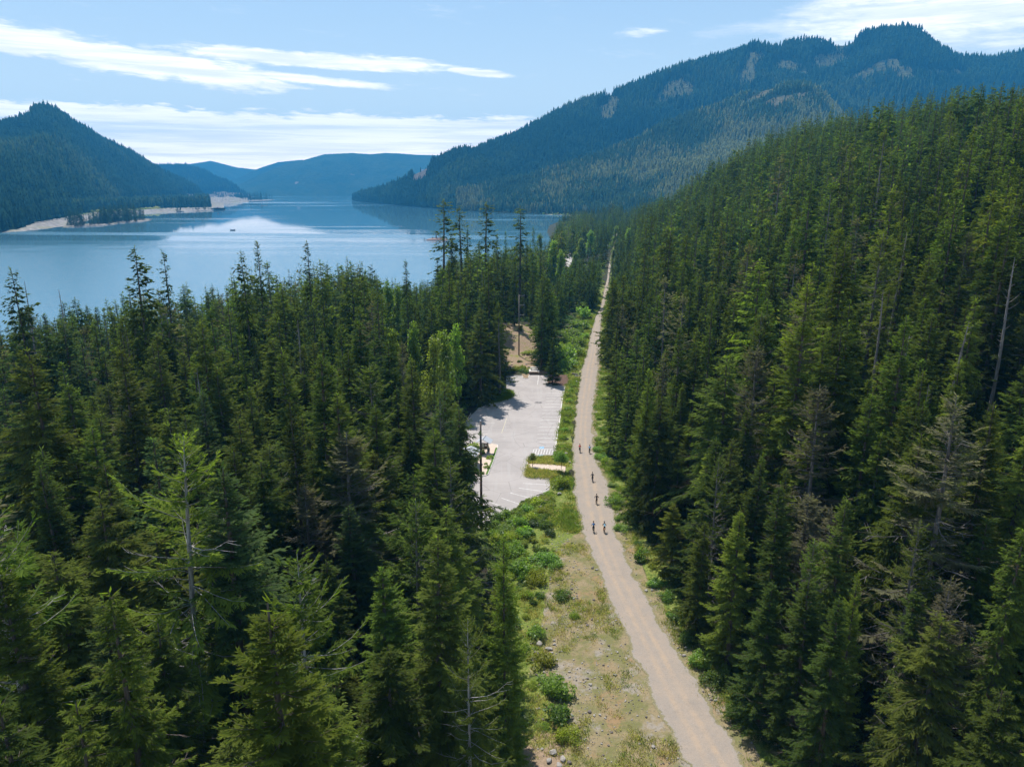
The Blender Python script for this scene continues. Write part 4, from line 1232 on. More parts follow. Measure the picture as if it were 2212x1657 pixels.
# which of them show largest: a coarse picture of who hides whom
BW, BH, Q = 553, 415, 4.0
ids = np.full((BH, BW), -1, np.int32)
order = sorted(range(len(TREES)), key=lambda i: -TREES[i]['y'])
TX = np.array([[t_['x'], t_['y'], t_['z'], t_['h']] for t_ in TREES])
tpx, tpy = proj(TX[:, 0], TX[:, 1], TX[:, 2] + TX[:, 3]); bpx, bpy_ = proj(TX[:, 0], TX[:, 1], TX[:, 2])
for i in order:
    t_ = TREES[i]
    Rm = KINDS[t_['kind']]['Rm'] * t_['Rs'] * (t_['h'] / 30) ** .75
    t_['R'] = Rm
    wpx = FOC * Rm / math.hypot(t_['y'], CAM_Z - t_['z'] - t_['h'] * .4)
    y0, y1 = int(tpy[i] / Q), int(bpy_[i] / Q)
    for r in range(max(y0, 0), min(y1, BH - 1) + 1):
        f = (r - y0) / max(y1 - y0, 1)
        cxp = tpx[i] + (bpx[i] - tpx[i]) * f
        hw = wpx * min(f * 1.15, .9) + 1
        a_, b_ = int((cxp - hw) / Q), int((cxp + hw) / Q)
        if b_ < 0 or a_ >= BW: continue
        ids[r, max(a_, 0):min(b_, BW - 1) + 1] = i
cnt = np.bincount(ids[ids >= 0], minlength=len(TREES))
score = cnt.astype(float)
for i in range(n_hero): score[i] += 1e5
best = [i for i in np.argsort(-score)[:288] if score[i] > 0]
best_set = set(int(i) for i in best)
print("trees", len(TREES), "individual", len(best), "smallest px", cnt[best[-1]] * Q * Q)

# ---- the rest, one mass
items, imap = [], {}
for kind in KINDS:
    if kind == 'grand': continue
    for lod in (1, 2):
        for v in range(2):
            for tone in TONES:
                imap[kind, lod, v, tone] = len(items); items.append((PROTO[kind, lod, v, 'j'], TONES[tone]))
cF = proto_collection("conifer_kind", items)
rest = [i for i in range(len(TREES)) if i not in best_set]
rng = np.random.default_rng(77)
P_, S_, I_ = [], [], []
for i in rest:
    t_ = TREES[i]
    lod = 1 if t_['y'] < 230 else 2
    s = t_['h'] / 30.0; r = t_['R'] / KINDS[t_['kind']]['Rm']
    P_.append((t_['x'], t_['y'], t_['z'] - .15)); S_.append((r, r, s)); I_.append(imap[t_['kind'], lod, t_['v'], t_['tone']])
mass("conifer_forest", cF, np.array(P_), rng.uniform(0, 6.28, len(P_)), np.array(S_), np.array(I_), "dense conifer forest filling the gaps and the slopes behind the nearer trees")
# ================================================================== labels that single out
MARKS = []      # (phrase, px, py)
USED = {}
def relation(px, py, mx, my):
    dx, dy = px - mx, py - my
    if abs(dx) > abs(dy) * 1.0: return "right of" if dx > 0 else "left of"
    return "above" if dy < 0 else "below"
ORD = ["nearest", "second nearest", "third nearest", "fourth nearest", "fifth nearest", "sixth nearest", "seventh nearest", "eighth nearest", "ninth nearest", "tenth nearest", "eleventh nearest", "twelfth nearest"]
def label_all(items):
    """items: (object, noun phrase plural-able, px, py). Labels: '<look> <noun>, second nearest of its kind left of <mark>'"""
    buckets = {}
    for ob, look, noun, px, py in items:
        ds = sorted((math.hypot(px - m[1], (py - m[2])), m) for m in MARKS)
        d, m = ds[0]
        buckets.setdefault((look, noun, relation(px, py, m[1], m[2]), m[0]), []).append((d, ob))
    for (look, noun, rel, mark), lst in buckets.items():
        lst.sort(key=lambda q: q[0])
        for k, (d, ob) in enumerate(lst):
            if len(lst) == 1:
                ob["label"] = "%s %s %s %s" % (look, noun, rel, mark)
            elif k < len(ORD):
                ob["label"] = "%s of the %s %ss %s %s" % (ORD[k], look, noun, rel, mark)
            else:
                ob["label"] = "farther %s %s %s %s" % (look, noun, rel, mark)
MARKS += [("the leaning pale trunk", 340, 1100), ("the brownish drooping conifer", 435, 860), ("the broad hemlock by the lake", 295, 640),
          ("the narrow sharp-tipped fir", 630, 1000), ("the yellow-green broadleaf trees", 930, 790), ("the tall tufted group", 1040, 520),
          ("the near utility pole", 1040, 1030), ("the far utility pole", 1122, 700), ("the picnic table", 1152, 800), ("the red cyclist", 1253, 970),
          ("the two rear cyclists", 1292, 1140), ("the big dark fir", 1755, 520), ("the light-green grey-trunked fir", 1740, 800), ("the tallest snag", 1945, 640),
          ("the broken bleached snag", 2060, 780), ("the layered right-edge conifer", 2150, 520), ("the far end of the trail", 1312, 580),
          ("the trail's near end", 1600, 1600), ("the photo's lower left corner", 60, 1600), ("the photo's lower right corner", 2150, 1600), ("the bare-trunked conifer by the pole", 896, 1250)]

SPECIES = {'fir': ("dense", "fir"), 'hemlock': ("drooping", "conifer"), 'spire': ("slim", "conifer"), 'lichen': ("sparse", "conifer"), 'young': ("bushy young", "conifer"), 'tufted': ("tufted", "conifer"), 'grand': ("large", "conifer")}
lab = []
rng = np.random.default_rng(99)
for i in sorted(best_set):
    t_ = TREES[i]
    lod = 0 if t_['y'] < 125 else 1
    if t_['kind'] == 'grand': lod = 0
    v = t_['v'] if (t_['kind'], lod, t_['v']) in PROTO else 0
    cm, wm = PROTO[t_['kind'], lod, v]
    e = empty("conifer_tree", (t_['x'], t_['y'], t_['z'] - .15), rng.uniform(0, 6.28))
    r = t_['R'] / KINDS[t_['kind']]['Rm']
    e.scale = (r, r, t_['h'] / 30.0)
    if i == 0:
        e.rotation_euler = (R(1.5), R(-4.5), 2.6)
    c = link("crown", cm, e); c["tone"] = TONES[t_['tone']]
    link("trunk", wm, e)
    tag(e, t_['label'], "tree", "conifers of the near forest")
    if t_['label'] is None:
        sp = SPECIES[t_['kind']]
        mid = .35
        px = tpx[i] + (bpx[i] - tpx[i]) * mid; py = tpy[i] + (bpy_[i] - tpy[i]) * mid
        lab.append((e, "%s %s" % (t_['tone'].replace("green", "green"), sp[0]), sp[1], float(px), float(py)))
label_all(lab)
for k, (px, py, Y, h0, lb) in enumerate(SNAGS):
    x, y, g, h = top_fit(px, py, Y)
    e = empty("dead_tree", (x, y, g - .1), k * 1.3)
    s = max(h, 6) / 22.0
    e.scale = (min(max(s * .7, .5), .8), min(max(s * .7, .5), .8), s)
    if k in (1, 2): e.rotation_euler = (0, R(4.0), k * 1.3 + 2.4)
    link("trunk", SNAG[k % 3][0], e); link("branches", SNAG[k % 3][1], e)
    tag(e, lb, "dead tree", "dead trunks in the forest")

# ---------------------------------------------------------------- broadleaf trees
YG = [(0.135, 0.190, 0.026), (0.110, 0.165, 0.028), (0.095, 0.145, 0.035), (0.165, 0.190, 0.026)]
BR = [(836,606,238,1.0,2,"pale green broadleaf tree by the lake, leftmost of the pair beside the lone spire"),
      (858,612,232,1.05,1,"bright green broadleaf tree beside the lone spire against the lake"),
      (849,706,168,.8,0,"slim yellow-green broadleaf tree, leftmost of the cluster left of the parking lot"),
      (893,692,175,.9,1,"green broadleaf tree second from the left in the yellow-green cluster"),
      (936,722,160,1.1,3,"yellow-green broadleaf tree in the middle of the cluster left of the parking lot"),
      (958,712,165,1.1,0,"bright yellow-green broadleaf tree, the fullest of the cluster left of the parking lot"),
      (985,698,172,.9,0,"yellow-green broadleaf tree, rightmost of the cluster left of the parking lot"),
      (1167,503,470,1.3,2,"pale broadleaf tree against the water right of the tufted conifers"),
      (1196,518,420,1.5,0,"large yellow-green broadleaf tree left of the far dirt clearing"),
      (1212,540,400,1.2,0,"yellow-green broadleaf tree just below the far dirt clearing"),
      (1243,543,440,1.2,1,"green broadleaf tree right of the far dirt clearing"),
      (1256,514,560,1.5,0,"yellow-green broadleaf tree behind the dirt clearing by the dark far firs"),
      (1277,497,590,1.7,1,"tall light-green broadleaf tree in front of the dark far firs"),
      (1331,487,600,1.5,1,"light-green broadleaf tree at the right of the dark far firs"),
      (1358,492,560,1.2,0,"yellow-green broadleaf tree near the foot of the right forest's edge"),
      (1325,536,500,.9,0,"small yellow-green broadleaf tree where the trail vanishes")]
rng = np.random.default_rng(17)
for k, (px, py, Y, rs, ci, lb) in enumerate(BR):
    x, y, g, h = top_fit(px, py, Y)
    h = min(max(h, 7), 26)
    z = at_y(px, py, Y)[2] - h
    cm, wm, _ = BROAD[k % 3]
    e = empty("broadleaf_tree", (x, y, min(g, z + 3) - .1), rng.uniform(0, 6.28))
    h = at_y(px, py, Y)[2] - e.location.z
    e.scale = (1.4 * rs, 1.4 * rs, h / 12.3)
    c = link("crown", cm, e); c["tone"] = YG[ci]
    link("trunk", wm, e)
    tag(e, lb, "tree", "broadleaf trees among the conifers")

# ---------------------------------------------------------------- shrubs
SHR_Z3 = [(985,1180,185,0),(985,965,150,1),(1005,855,75,0),(1012,785,85,0),(1018,725,75,1),(1030,655,85,0),(1038,598,80,0),(1046,545,65,1),(1056,492,62,0),(1062,445,62,1),(1072,402,60,0),(1085,368,55,1),
          (1290,875,95,1),(1318,938,115,1),(1345,985,95,0),(1285,785,70,1),(1400,1155,90,1),(1418,1245,95,1),(1440,1335,85,0),(1465,1425,85,1),(1312,705,65,1),(1302,625,55,0),(1322,540,60,1),
          (880,1275,110,3),(800,1315,115,3),(720,1358,125,1),(640,1398,125,1),(560,1428,130,1),(480,1448,130,2),(860,1385,140,3),(750,1440,150,3),(640,1490,160,1),(520,1530,160,1),(430,1570,140,1),(905,1335,85,3),(600,1590,160,3),(700,1570,150,1),(480,1635,160,3),
          (640,240,90,3),(690,232,70,0),(1105,95,110,1),(1070,150,110,1),(1120,40,90,1),(1040,60,100,2),(1010,190,80,1),(1180,-20,70,1),(1150,30,60,0)]
SHR_P = [(1175,1225,62,1),(1130,1245,66,1),(1196,1232,44,1),(1100,1205,66,1),(1155,1268,55,3),(1168,1445,60,3),(1212,1512,66,1),(1206,1568,58,2),(1232,1612,52,3),(1182,1488,56,1),(1160,1385,50,1),(1240,1335,26,0),(1215,1295,36,2),
         (1330,1095,42,1),(1346,1152,44,1),(1388,1215,40,2),(1420,1268,42,1),(1438,1300,40,2),(1497,1395,50,2),(1516,1442,54,1),(1548,1490,54,2),(1606,1560,60,2),(1465,1345,44,2),(1240,770,50,1),(1262,690,40,1),(1150,765,30,3),(1135,745,22,3),(1240,752,62,1),(1222,785,58,1),(1250,712,54,1),(1262,668,44,1),(1236,728,58,1),(1228,800,46,1),(1216,760,40,0),(1268,640,34,1)]
SHC = [(0.165, 0.225, 0.035), (0.135, 0.205, 0.045), (0.085, 0.135, 0.032), (0.19, 0.215, 0.028)]
SHN = ["bright green", "fresh green", "deep green", "yellow-green"]
shr = [(z3([(a, b)])[0], wd / 3.0127 / 1.2206, c) for a, b, wd, c in SHR_Z3] + [((a, b), wd, c) for a, b, wd, c in SHR_P]
rng = np.random.default_rng(23)
lab = []
for k, ((px, py), wd, ci) in enumerate(shr):
    x, y = on_z(px, py, 0)
    g = float(ground_z(x, y))
    for _ in range(3):
        x, y = on_z(px, py, g); g = float(ground_z(x, y))
    wm_ = wd / FOC * math.hypot(y, CAM_Z) * .5
    lm, sm, _ = BUSH[int(rng.integers(0, 4))]
    e = empty("shrub", (x, y + wm_ * .55, g - .05), rng.uniform(0, 6.28))
    e.scale = (wm_ * rng.uniform(.8, 1.2), wm_ * rng.uniform(.8, 1.2), wm_ * rng.uniform(.6, 1.15))
    c = link("leaves", lm, e); c["tone"] = SHC[ci]
    link("stems", sm, e)
    tag(e, None, "shrub", "green shrubs beside the trail and the parking lot")
    lab.append((e, SHN[ci] + (" large" if wd > 60 else " small"), "shrub", px, py))
MARKS_TREES = MARKS
MARKS = [("the near utility pole's foot", 1040, 1140), ("the picnic table", 1152, 800), ("the red cyclist", 1253, 970), ("the two rear cyclists", 1292, 1140), ("the hatched parking bay", 1178, 975),
         ("the path to the trail", 1190, 1010), ("the lone black cyclist", 1288, 1080), ("the end island's conifer", 1195, 825), ("the verge rock pile", 1165, 1400), ("the trail's near end", 1600, 1600),
         ("the far utility pole", 1122, 760), ("the fanned parking bays", 1090, 1070), ("the right forest's dark gap", 1480, 1340)]
label_all(lab)
# ================================================================== parking lot
m_asph, t = new_mat("asphalt")
geo = t.n('ShaderNodeNewGeometry'); P = geo.outputs['Position']
n1 = t.noise(P, 0.12, 4, 0.6); n2 = t.noise(P, 1.3, 5, 0.7); n3 = t.noise(P, 20.0, 2, 0.5)
c = t.mix(t.ss(n1, 0.35, 0.65), (0.312, 0.284, 0.270), (0.365, 0.332, 0.315))
c = t.mix(t.math('MULTIPLY', t.ss(n2, 0.5, 0.75), 0.30), c, (0.26, 0.24, 0.232))
mpx = t.n('ShaderNodeMapping', {'Vector': P, 'Scale': (0.9, 0.05, 1)})
st = t.noise(mpx.outputs[0], 1.0, 4, 0.6)
c = t.mix(t.math('MULTIPLY', t.ss(st, 0.52, 0.68), 0.28), c, (0.40, 0.385, 0.375))
vor = t.n('ShaderNodeTexVoronoi', {'Vector': P, 'Scale': 0.17, 'Randomness': 0.9}, feature='DISTANCE_TO_EDGE').outputs['Distance']
c = t.mix(t.math('MULTIPLY', t.ss(vor, 0.012, 0.0), 0.5), c, (0.15, 0.14, 0.13))
finish(t, t.n('ShaderNodeBsdfPrincipled', {'Base Color': c, 'Roughness': 0.92, 'Specular IOR Level': 0.2}))
m_white, t = new_mat("road_paint")
P = t.n('ShaderNodeNewGeometry').outputs['Position']
c = t.mix(t.ss(t.noise(P, 3.2, 5, 0.7), 0.44, 0.60), (0.66, 0.64, 0.62), (0.42, 0.395, 0.38))
finish(t, t.n('ShaderNodeBsdfPrincipled', {'Base Color': c, 'Roughness': 0.85, 'Specular IOR Level': 0.15}))
m_blue = plain("blue_paint", (0.16, 0.36, 0.56), 0.7, var=.2, scale=3)
m_conc = plain("concrete", (0.56, 0.53, 0.49), 0.9, var=.12, scale=1.5)
m_pave = plain("tan_paving", (0.52, 0.42, 0.345), 0.9, var=.10, scale=1.2)
m_soil = plain("island_soil", (0.24, 0.17, 0.105), 0.95, var=.35, scale=2.5)
m_mulch = plain("bark_mulch", (0.105, 0.060, 0.042), 0.95, var=.35, scale=4)
m_turf = plain("island_grass", (0.075, 0.135, 0.022), 0.95, var=.3, scale=4)
m_wood = plain("weathered_wood", (0.33, 0.29, 0.25), 0.85, var=.25, scale=4)
m_brown = plain("brown_wood", (0.125, 0.075, 0.048), 0.85, var=.3, scale=4)
m_metal = plain("metal_roof", (0.40, 0.42, 0.45), 0.6, 0.0, var=.06, scale=1)
m_dark = plain("dark_metal", (0.03, 0.03, 0.035), 0.5, var=.1)
m_block = plain("wall_block", (0.225, 0.165, 0.125), 0.9, var=.25, scale=3)
m_rock = plain("rock", (0.30, 0.275, 0.25), 0.9, var=.35, scale=2.2)
m_rockd = plain("dark_rock", (0.135, 0.115, 0.105), 0.9, var=.35, scale=2.2)

from mathutils.geometry import tessellate_polygon
def flat(name, poly, z, mat, parent=None):
    tri = tessellate_polygon([[Vector((x, y, 0)) for x, y in poly]])
    mb = MB(); mb.add([(x, y, z) for x, y in poly], [tuple(q) for q in tri])
    o = mb.build(name, mat, parent)
    me = o.data
    if me.polygons and me.polygons[0].normal.z < 0:
        me.flip_normals()
    return o
lot = tag(flat("parking_lot", LOT, 0.030, m_asph), kind="structure")
def zw(pts): return [on_z(*p) for p in z3(pts)]
def kerb(name, pts, parent, wdt=.16, z0=0.0, z1=.17, closed=False, mat=None):
    A = [Vector((*p, 0)) for p in pts]
    mb = MB(); n = len(A)
    L_, R__ = [], []
    for i in range(n):
        a = A[i - 1] if i > 0 or closed else A[i]; b = A[(i + 1) % n] if i < n - 1 or closed else A[i]
        d = (b - a).normalized(); nn_ = Vector((-d.y, d.x, 0)) * wdt / 2
        L_.append(A[i] + nn_); R__.append(A[i] - nn_)
    vs, fs = [], []
    for l, r in zip(L_, R__):
        vs += [(l.x, l.y, z0), (l.x, l.y, z1), (r.x, r.y, z1), (r.x, r.y, z0)]
    for i in range(n if closed else n - 1):
        a, b = i * 4, ((i + 1) % n) * 4
        fs += [(a, b, b + 1, a + 1), (a + 1, b + 1, b + 2, a + 2), (a + 2, b + 2, b + 3, a + 3)]
    if not closed: fs += [(0, 1, 2, 3), (4 * n - 4, 4 * n - 1, 4 * n - 2, 4 * n - 3)]
    mb.add(vs, fs)
    return mb.build(name, mat or m_conc, parent)
# kerbs along the open edges of the lot
kerb("kerb", zw([(556,275),(680,275),(692,292),(712,299),(732,294),(740,270)]), lot)
kerb("kerb", zw([(890,270),(880,340),(930,352),(1024,360)]), lot)
kerb("kerb", zw([(1024,360),(1000,480),(985,600),(972,700),(955,790),(950,850),(945,925)]), lot, wdt=.22, z1=.12)
kerb("kerb", zw([(556,385),(580,392),(606,410),(610,438),(580,462),(520,482),(420,500),(330,540)]), lot)
# islands
def island(name, pts, mat, z=.13):
    mb = MB(); poly = zw(pts)
    mb.prism(poly, -0.05, z)
    return mb.build(name, mat, lot)
KI = [(225,835),(330,822),(440,815),(484,824),(490,840),(455,955),(412,1060),(395,1068),(300,1075),(180,1150)]
island("paved_island", KI, m_pave)
kerb("kerb", zw(KI[1:9]), lot)
mbk = MB()
gs = zw([(492,850),(457,960),(414,1062)])
gi = [(a - .55, b) for a, b in gs]
mbk.prism([(a - .12, b) for a, b in gs] + gi[::-1], .10, .18)
mbk.build("grass_strip", m_turf, lot)
LI = [(735,938),(760,928),(945,925),(1010,940),(1030,1000),(1020,1050),(905,1090),(740,1086),(716,1078),(710,1055),(722,990)]
island("planted_island", LI, m_soil)
kerb("kerb", zw([(900,1092),(740,1087),(715,1080),(708,1055),(720,990),(734,936),(760,926)]), lot)
island("tree_island", [(890,268),(1040,268),(1060,330),(1024,358),(930,350),(882,338)], m_mulch, .10)
island("grass_bulb", [(420,498),(520,480),(580,460),(608,437),(604,412),(580,394),(520,386),(440,420)], m_turf, .12)
island("corner_bed", [(680,262),(740,262),(738,272),(730,292),(712,297),(694,290),(682,275)], m_soil, .12)
pm = MB(); pm.prism(zw([(735,978),(840,979),(930,985),(1028,998),(1026,1042),(900,1026),(800,1020),(727,1015)]), 0.05, .155)
tag(pm.build("path", m_pave), kind="structure")
# painted lines
def line(a, b, w=.11, z=.034, name="parking_line", mat=None):
    a, b = [Vector((*on_z(*p), 0)) for p in z3([a, b])]
    d = (b - a).normalized(); nn_ = Vector((-d.y, d.x, 0)) * w / 2
    mb = MB(); mb.add([(q.x, q.y, z) for q in (a + nn_, a - nn_, b - nn_, b + nn_)], [(0, 1, 2, 3)])
    o = mb.build(name, mat or m_white, lot)
    if o.data.polygons[0].normal.z < 0: o.data.flip_normals()
    return o
for y, xl, xr in ((378,890,1018),(393,885,1014),(411,882,1010),(432,880,1008),(453,877,1004),(476,870,1000),(499,862,997),(523,855,994),(548,848,992),(574,843,988),(600,838,984),(626,830,980),(653,826,978),(681,818,973),(709,812,968),(738,806,962),(769,804,956),(799,802,950),(830,800,948)):
    line((xl, y), (xr, y + 1), .13)
for y0, y1 in ((858, 858), (900, 899)):
    line((775 if y0 == 858 else 768, y0), (965 if y0 == 858 else 930, y1), .15)
for k in range(9):
    line((776 + k * 22, 859), (765 + k * 22, 899), .16)
for a, b in (((690,1128),(895,1140)),((658,1166),(880,1197)),((588,1204),(762,1250)),((515,1244),(662,1294)),((445,1283),(592,1342)),((372,1322),(470,1378)),((805,345),(815,272)),((880,345),(890,272)),((620,318),(606,296))):
    line(a, b, .14)
for a, b in (((400,690),(470,570)),((300,640),(400,618)),((330,600),(440,582)),((290,700),(430,690)),((300,750),(410,728)),((420,540),(520,520))):
    pass
for a, b in (((310,690),(440,686)),((300,720),(430,710)),((290,752),(415,735)),((360,655),(470,648)),((400,585),(480,572)),((430,545),(520,533))):
    line(a, b, .10)
line((520,730),(560,612), .09, mat=plain("faded_yellow", (0.52,0.46,0.30), .8))
def square_mark(cx_, cy_, w_, h_):
    q = zw([(cx_ - w_ / 2, cy_ + h_ / 2), (cx_ + w_ / 2, cy_ + h_ / 2), (cx_ + w_ / 2, cy_ - h_ / 2), (cx_ - w_ / 2, cy_ - h_ / 2)])
    e = flat("accessible_mark", q, .036, m_blue, lot)
    X = [p[0] for p in q]; Y = [p[1] for p in q]
    mx, my, s = sum(X) / 4, sum(Y) / 4, (max(Y) - min(Y)) * .42
    mb = MB()
    n = 18
    for i in range(13):                         # wheel arc, head, body and leg of the wheelchair sign
        a0, a1 = math.radians(150 + i * 18), math.radians(150 + (i + 1) * 18)
        P4 = [(mx + r * s * math.cos(a), my - .15 * s + r * s * math.sin(a), .041) for r, a in ((.48, a0), (.64, a0), (.64, a1), (.48, a1))]
        mb.add(P4, [(0, 1, 2, 3)])
    mb.add([(mx - .05 * s + .16 * s * math.cos(k), my + .82 * s + .16 * s * math.sin(k), .041) for k in np.linspace(0, 6.28, 9)[:-1]], [tuple(range(8))])
    for (x0, y0, x1, y1) in ((-.05,.6,0,.0),(0,.02,.45,.0),(.45,0,.62,-.55),(-.03,.35,.35,.33)):
        d = Vector((x1 - x0, y1 - y0, 0)).normalized(); nn_ = Vector((-d.y, d.x, 0)) * .07
        mb.add([(mx + (x0 + sx * nn_.x) * s, my + (y0 + sx * nn_.y) * s, .041) for sx in (1, -1)] + [(mx + (x1 + sx * nn_.x) * s, my + (y1 + sx * nn_.y) * s, .041) for sx in (-1, 1)], [(0, 1, 2, 3)])
    mb.build("wheelchair_symbol", m_white, e)
square_mark(839, 846, 36, 16); square_mark(830, 911, 38, 15)
fm = MB()
for cx_, cy_ in ((826,488),(800,487)):
    c0 = zw([(cx_, cy_)])[0]
    fm.add([(c0[0] + rr * math.cos(a), c0[1] + .8 * rr * math.sin(a), .037) for a, rr in zip(np.linspace(0, 6.28, 10)[:-1], (.6,.5,.7,.5,.55,.7,.5,.6,.5))], [tuple(range(9))])
fm.build("oil_stain", m_dark, lot)

# ---------------------------------------------------------------- wheel stops, boulders
def stop(pz, ang, lb, L=1.7, mat=None):
    x, y = zw([pz])[0]
    mb = MB()
    pr = [(-.10, 0), (.10, 0), (.06, .14), (-.06, .14)]
    vs = [(sx * L / 2, a, b) for sx in (-1, 1) for a, b in pr]
    mb.add(vs, [(0,1,5,4),(1,2,6,5),(2,3,7,6),(3,0,4,7),(3,2,1,0),(4,5,6,7)])
    o = mb.build("wheel_stop", mat or m_conc); o.location = (x, y, .03); o.rotation_euler = (0, 0, ang)
    return tag(o, lb, "wheel stop", "wheel stops in the parking bays")
stop((888,1163), 1.15, "tan concrete wheel stop beside the big round shrub by the bays")
stop((826,1216), .62, "brown wheel stop at the edge of the low shrubs below the bays", mat=m_wood)
def rock_mesh(seed, mat):
    rng = np.random.default_rng(seed)
    bm = bmesh.new(); bmesh.ops.create_icosphere(bm, subdivisions=2, radius=1)
    cuts = [(rng.normal(0, 1, 3), rng.uniform(.55, .8)) for _ in range(9)]
    for v in bm.verts:
        p = np.array(v.co); p *= 1 + .12 * math.sin(p[0] * 4 + seed) * math.sin(p[1] * 5)
        for nrm, dd in cuts:
            nrm = nrm / np.linalg.norm(nrm); q = p @ nrm
            if q > dd: p = p - nrm * (q - dd)
        v.co = p
    me = bpy.data.meshes.new("boulder"); bm.to_mesh(me); bm.free()
    me.materials.append(mat); return me
ROCKS = [rock_mesh(s, m_rock) for s in (1, 2, 3)] + [rock_mesh(s, m_rockd) for s in (4, 5)]
RK = [(1055,712,34,4),(1045,778,22,3),(1040,864,26,3),(1034,893,36,1),(1060,965,30,0),(993,1180,36,2),(975,1216,50,0),(880,1274,66,1),(822,1320,42,2),(655,1394,26,3),(932,1244,22,2),(1108,412,16,0),(1116,324,24,0),(745,1369,20,2),
      (1020,700,16,3),(1090,385,16,0),(1050,828,18,0),(1028,920,20,3),(590,205,24,0),(615,215,20,2),(600,190,18,0),(716,185,24,0),(735,205,18,2),(1012,480,14,3)]
RKP = [(1166,1392,16,0),(1182,1403,15,1),(1160,1412,13,3),(1178,1420,13,2),(1196,1628,20,1),(1215,1640,18,2),(1187,1645,14,0),(1208,1655,16,0),(1229,1648,12,3),(1190,1402,11,0),(1172,1432,10,3)]
lab = []
rng = np.random.default_rng(3)
for k, (px, py, wd, ri) in enumerate([(*z3([(a, b)])[0], c / 3.0127 / 1.2206, d) for a, b, c, d in RK] + RKP):
    g = 0.0
    for _ in range(3):
        x, y = on_z(px, py, g); g = float(ground_z(x, y))
    s = max(wd / FOC * math.hypot(y, CAM_Z) * .5, .22)
    o = link("boulder", ROCKS[ri]); o.location = (x, y, g + s * .28)
    o.scale = (s, s * rng.uniform(.7, 1), s * rng.uniform(.5, .8)); o.rotation_euler = (rng.uniform(-.2, .2), rng.uniform(-.2, .2), rng.uniform(0, 6.28))
    tag(o, None, "boulder", "boulders along the trail and the parking lot")
    lab.append((o, ("dark" if ri > 2 else "grey") + (" large" if s > .9 else ""), "boulder", px, py))
label_all(lab)
# two dark logs by the cut-through track
for k, (pz, L, a, lb) in enumerate((((1103,268), 1.9, -.5, "dark log lying in the grass left of the trail near the end island"), ((1122,285), 1.6, .1, "grey-topped log lying beside the dark log left of the trail"))):
    x, y = zw([pz])[0]
    mb = MB(); mb.cyl((-L / 2, 0, .3), (L / 2, 0, .26), .30, .24, 9)
    mb.cyl((L * .2, .1, .3), (L * .32, .45, .55), .07, .03, 5)
    o = mb.build("log", m_rockd if k == 0 else m_wood); o.location = (x, y, 0); o.rotation_euler = (0, 0, a)
    tag(o, lb, "log")

# ---------------------------------------------------------------- log rail along the lot's left edge
ra, rb = [Vector((*p, 0)) for p in zw([(208,712), (275,592)])]
e = empty("rail_fence", ra)
n = 5
for i in range(n):
    p = (rb - ra) * (i / (n - 1))
    mb = MB(); mb.cyl((p.x, p.y, -.2), (p.x, p.y, .72), .11, .10, 8); mb.build("post", m_wood, e)
    if i < n - 1:
        q = (rb - ra) * ((i + 1) / (n - 1))
        mb = MB(); mb.cyl((p.x, p.y, .60), (q.x, q.y, .60), .095, .085, 8); mb.build("rail", m_wood, e)
tag(e, "low weathered log rail along the parking lot's shaded left edge", "fence")

# ---------------------------------------------------------------- kiosk and shelter
kx, ky = zw([(384, 888)])[0]
e = empty("notice_kiosk", (kx, ky, .13), R(-14))
for s in (-1, 1):
    mb = MB(); mb.box((s * .75, 0, 1.35), (.26, .26, 2.7)); mb.build("post", m_wood, e)
    mb = MB(); mb.box((s * .75, 0, .15), (.5, .5, .3)); mb.build("footing", m_conc, e)
mb = MB(); mb.box((0, 0, 1.55), (1.24, .08, 1.2)); pnl = mb.build("notice_panel", m_brown, e)
mb = MB(); mb.box((-.28, -.048, 1.6), (.5, .012, .8)); mb.build("map_sheet", plain("map_paper", (.55,.58,.5), .6, var=.3, scale=9), pnl)
mb = MB(); mb.box((.32, -.048, 1.72), (.42, .012, .5)); mb.build("notice_sheet", plain("notice_paper", (.7,.69,.64), .6, var=.2, scale=12), pnl)
for s in (-1, 1):
    M_ = Matrix.Rotation(R(-30 * s), 3, 'X') if False else Matrix.Rotation(R(28 * s), 3, 'Y')
    mb = MB(); mb.box((s * .80, 0, 2.95), (1.85, 2.5, .07), M=M_); mb.build("roof_slope", m_metal, e)
mb = MB(); mb.box((0, 0, 3.38), (.16, 2.52, .05)); mb.build("roof_ridge", m_dark, e)
mb = MB(); mb.box((.95, .1, .55), (.34, .34, .75)); mb.box((.95, .1, .96), (.40, .40, .08)); mb.build("bin", m_dark, e)
tag(e, "small wooden notice kiosk with a pale pitched metal roof on the paved island", "kiosk")
sx_, sy_ = zw([(262, 985)])[0]
e = empty("hut", (sx_, sy_, .13), R(-8))
mb = MB(); mb.box((0, 0, 1.25), (3.0, 3.4, 2.5)); wl = mb.build("wall", plain("tan_render", (.42,.36,.30), .9), e)
mb = MB(); mb.box((1.515, -.5, 1.05), (.03, .95, 2.05)); mb.build("door", m_brown, e)
mb = MB(); mb.box((.2, -1.715, 2.05), (1.2, .03, .4)); mb.build("vent_window", m_dark, e)
for s in (-1, 1):
    mb = MB(); mb.box((s * .98, 0, 2.92), (2.15, 4.4, .09), M=Matrix.Rotation(R(20 * s), 3, 'Y')); mb.build("roof_slope", m_metal, e)
mb = MB(); mb.cyl((-1.0, 1.2, 2.6), (-1.0, 1.2, 4.2), .16, .16, 10); mb.build("vent_pipe", m_dark, e)
tag(e, "small hut with a grey metal roof half hidden by boughs at the lot", "hut")

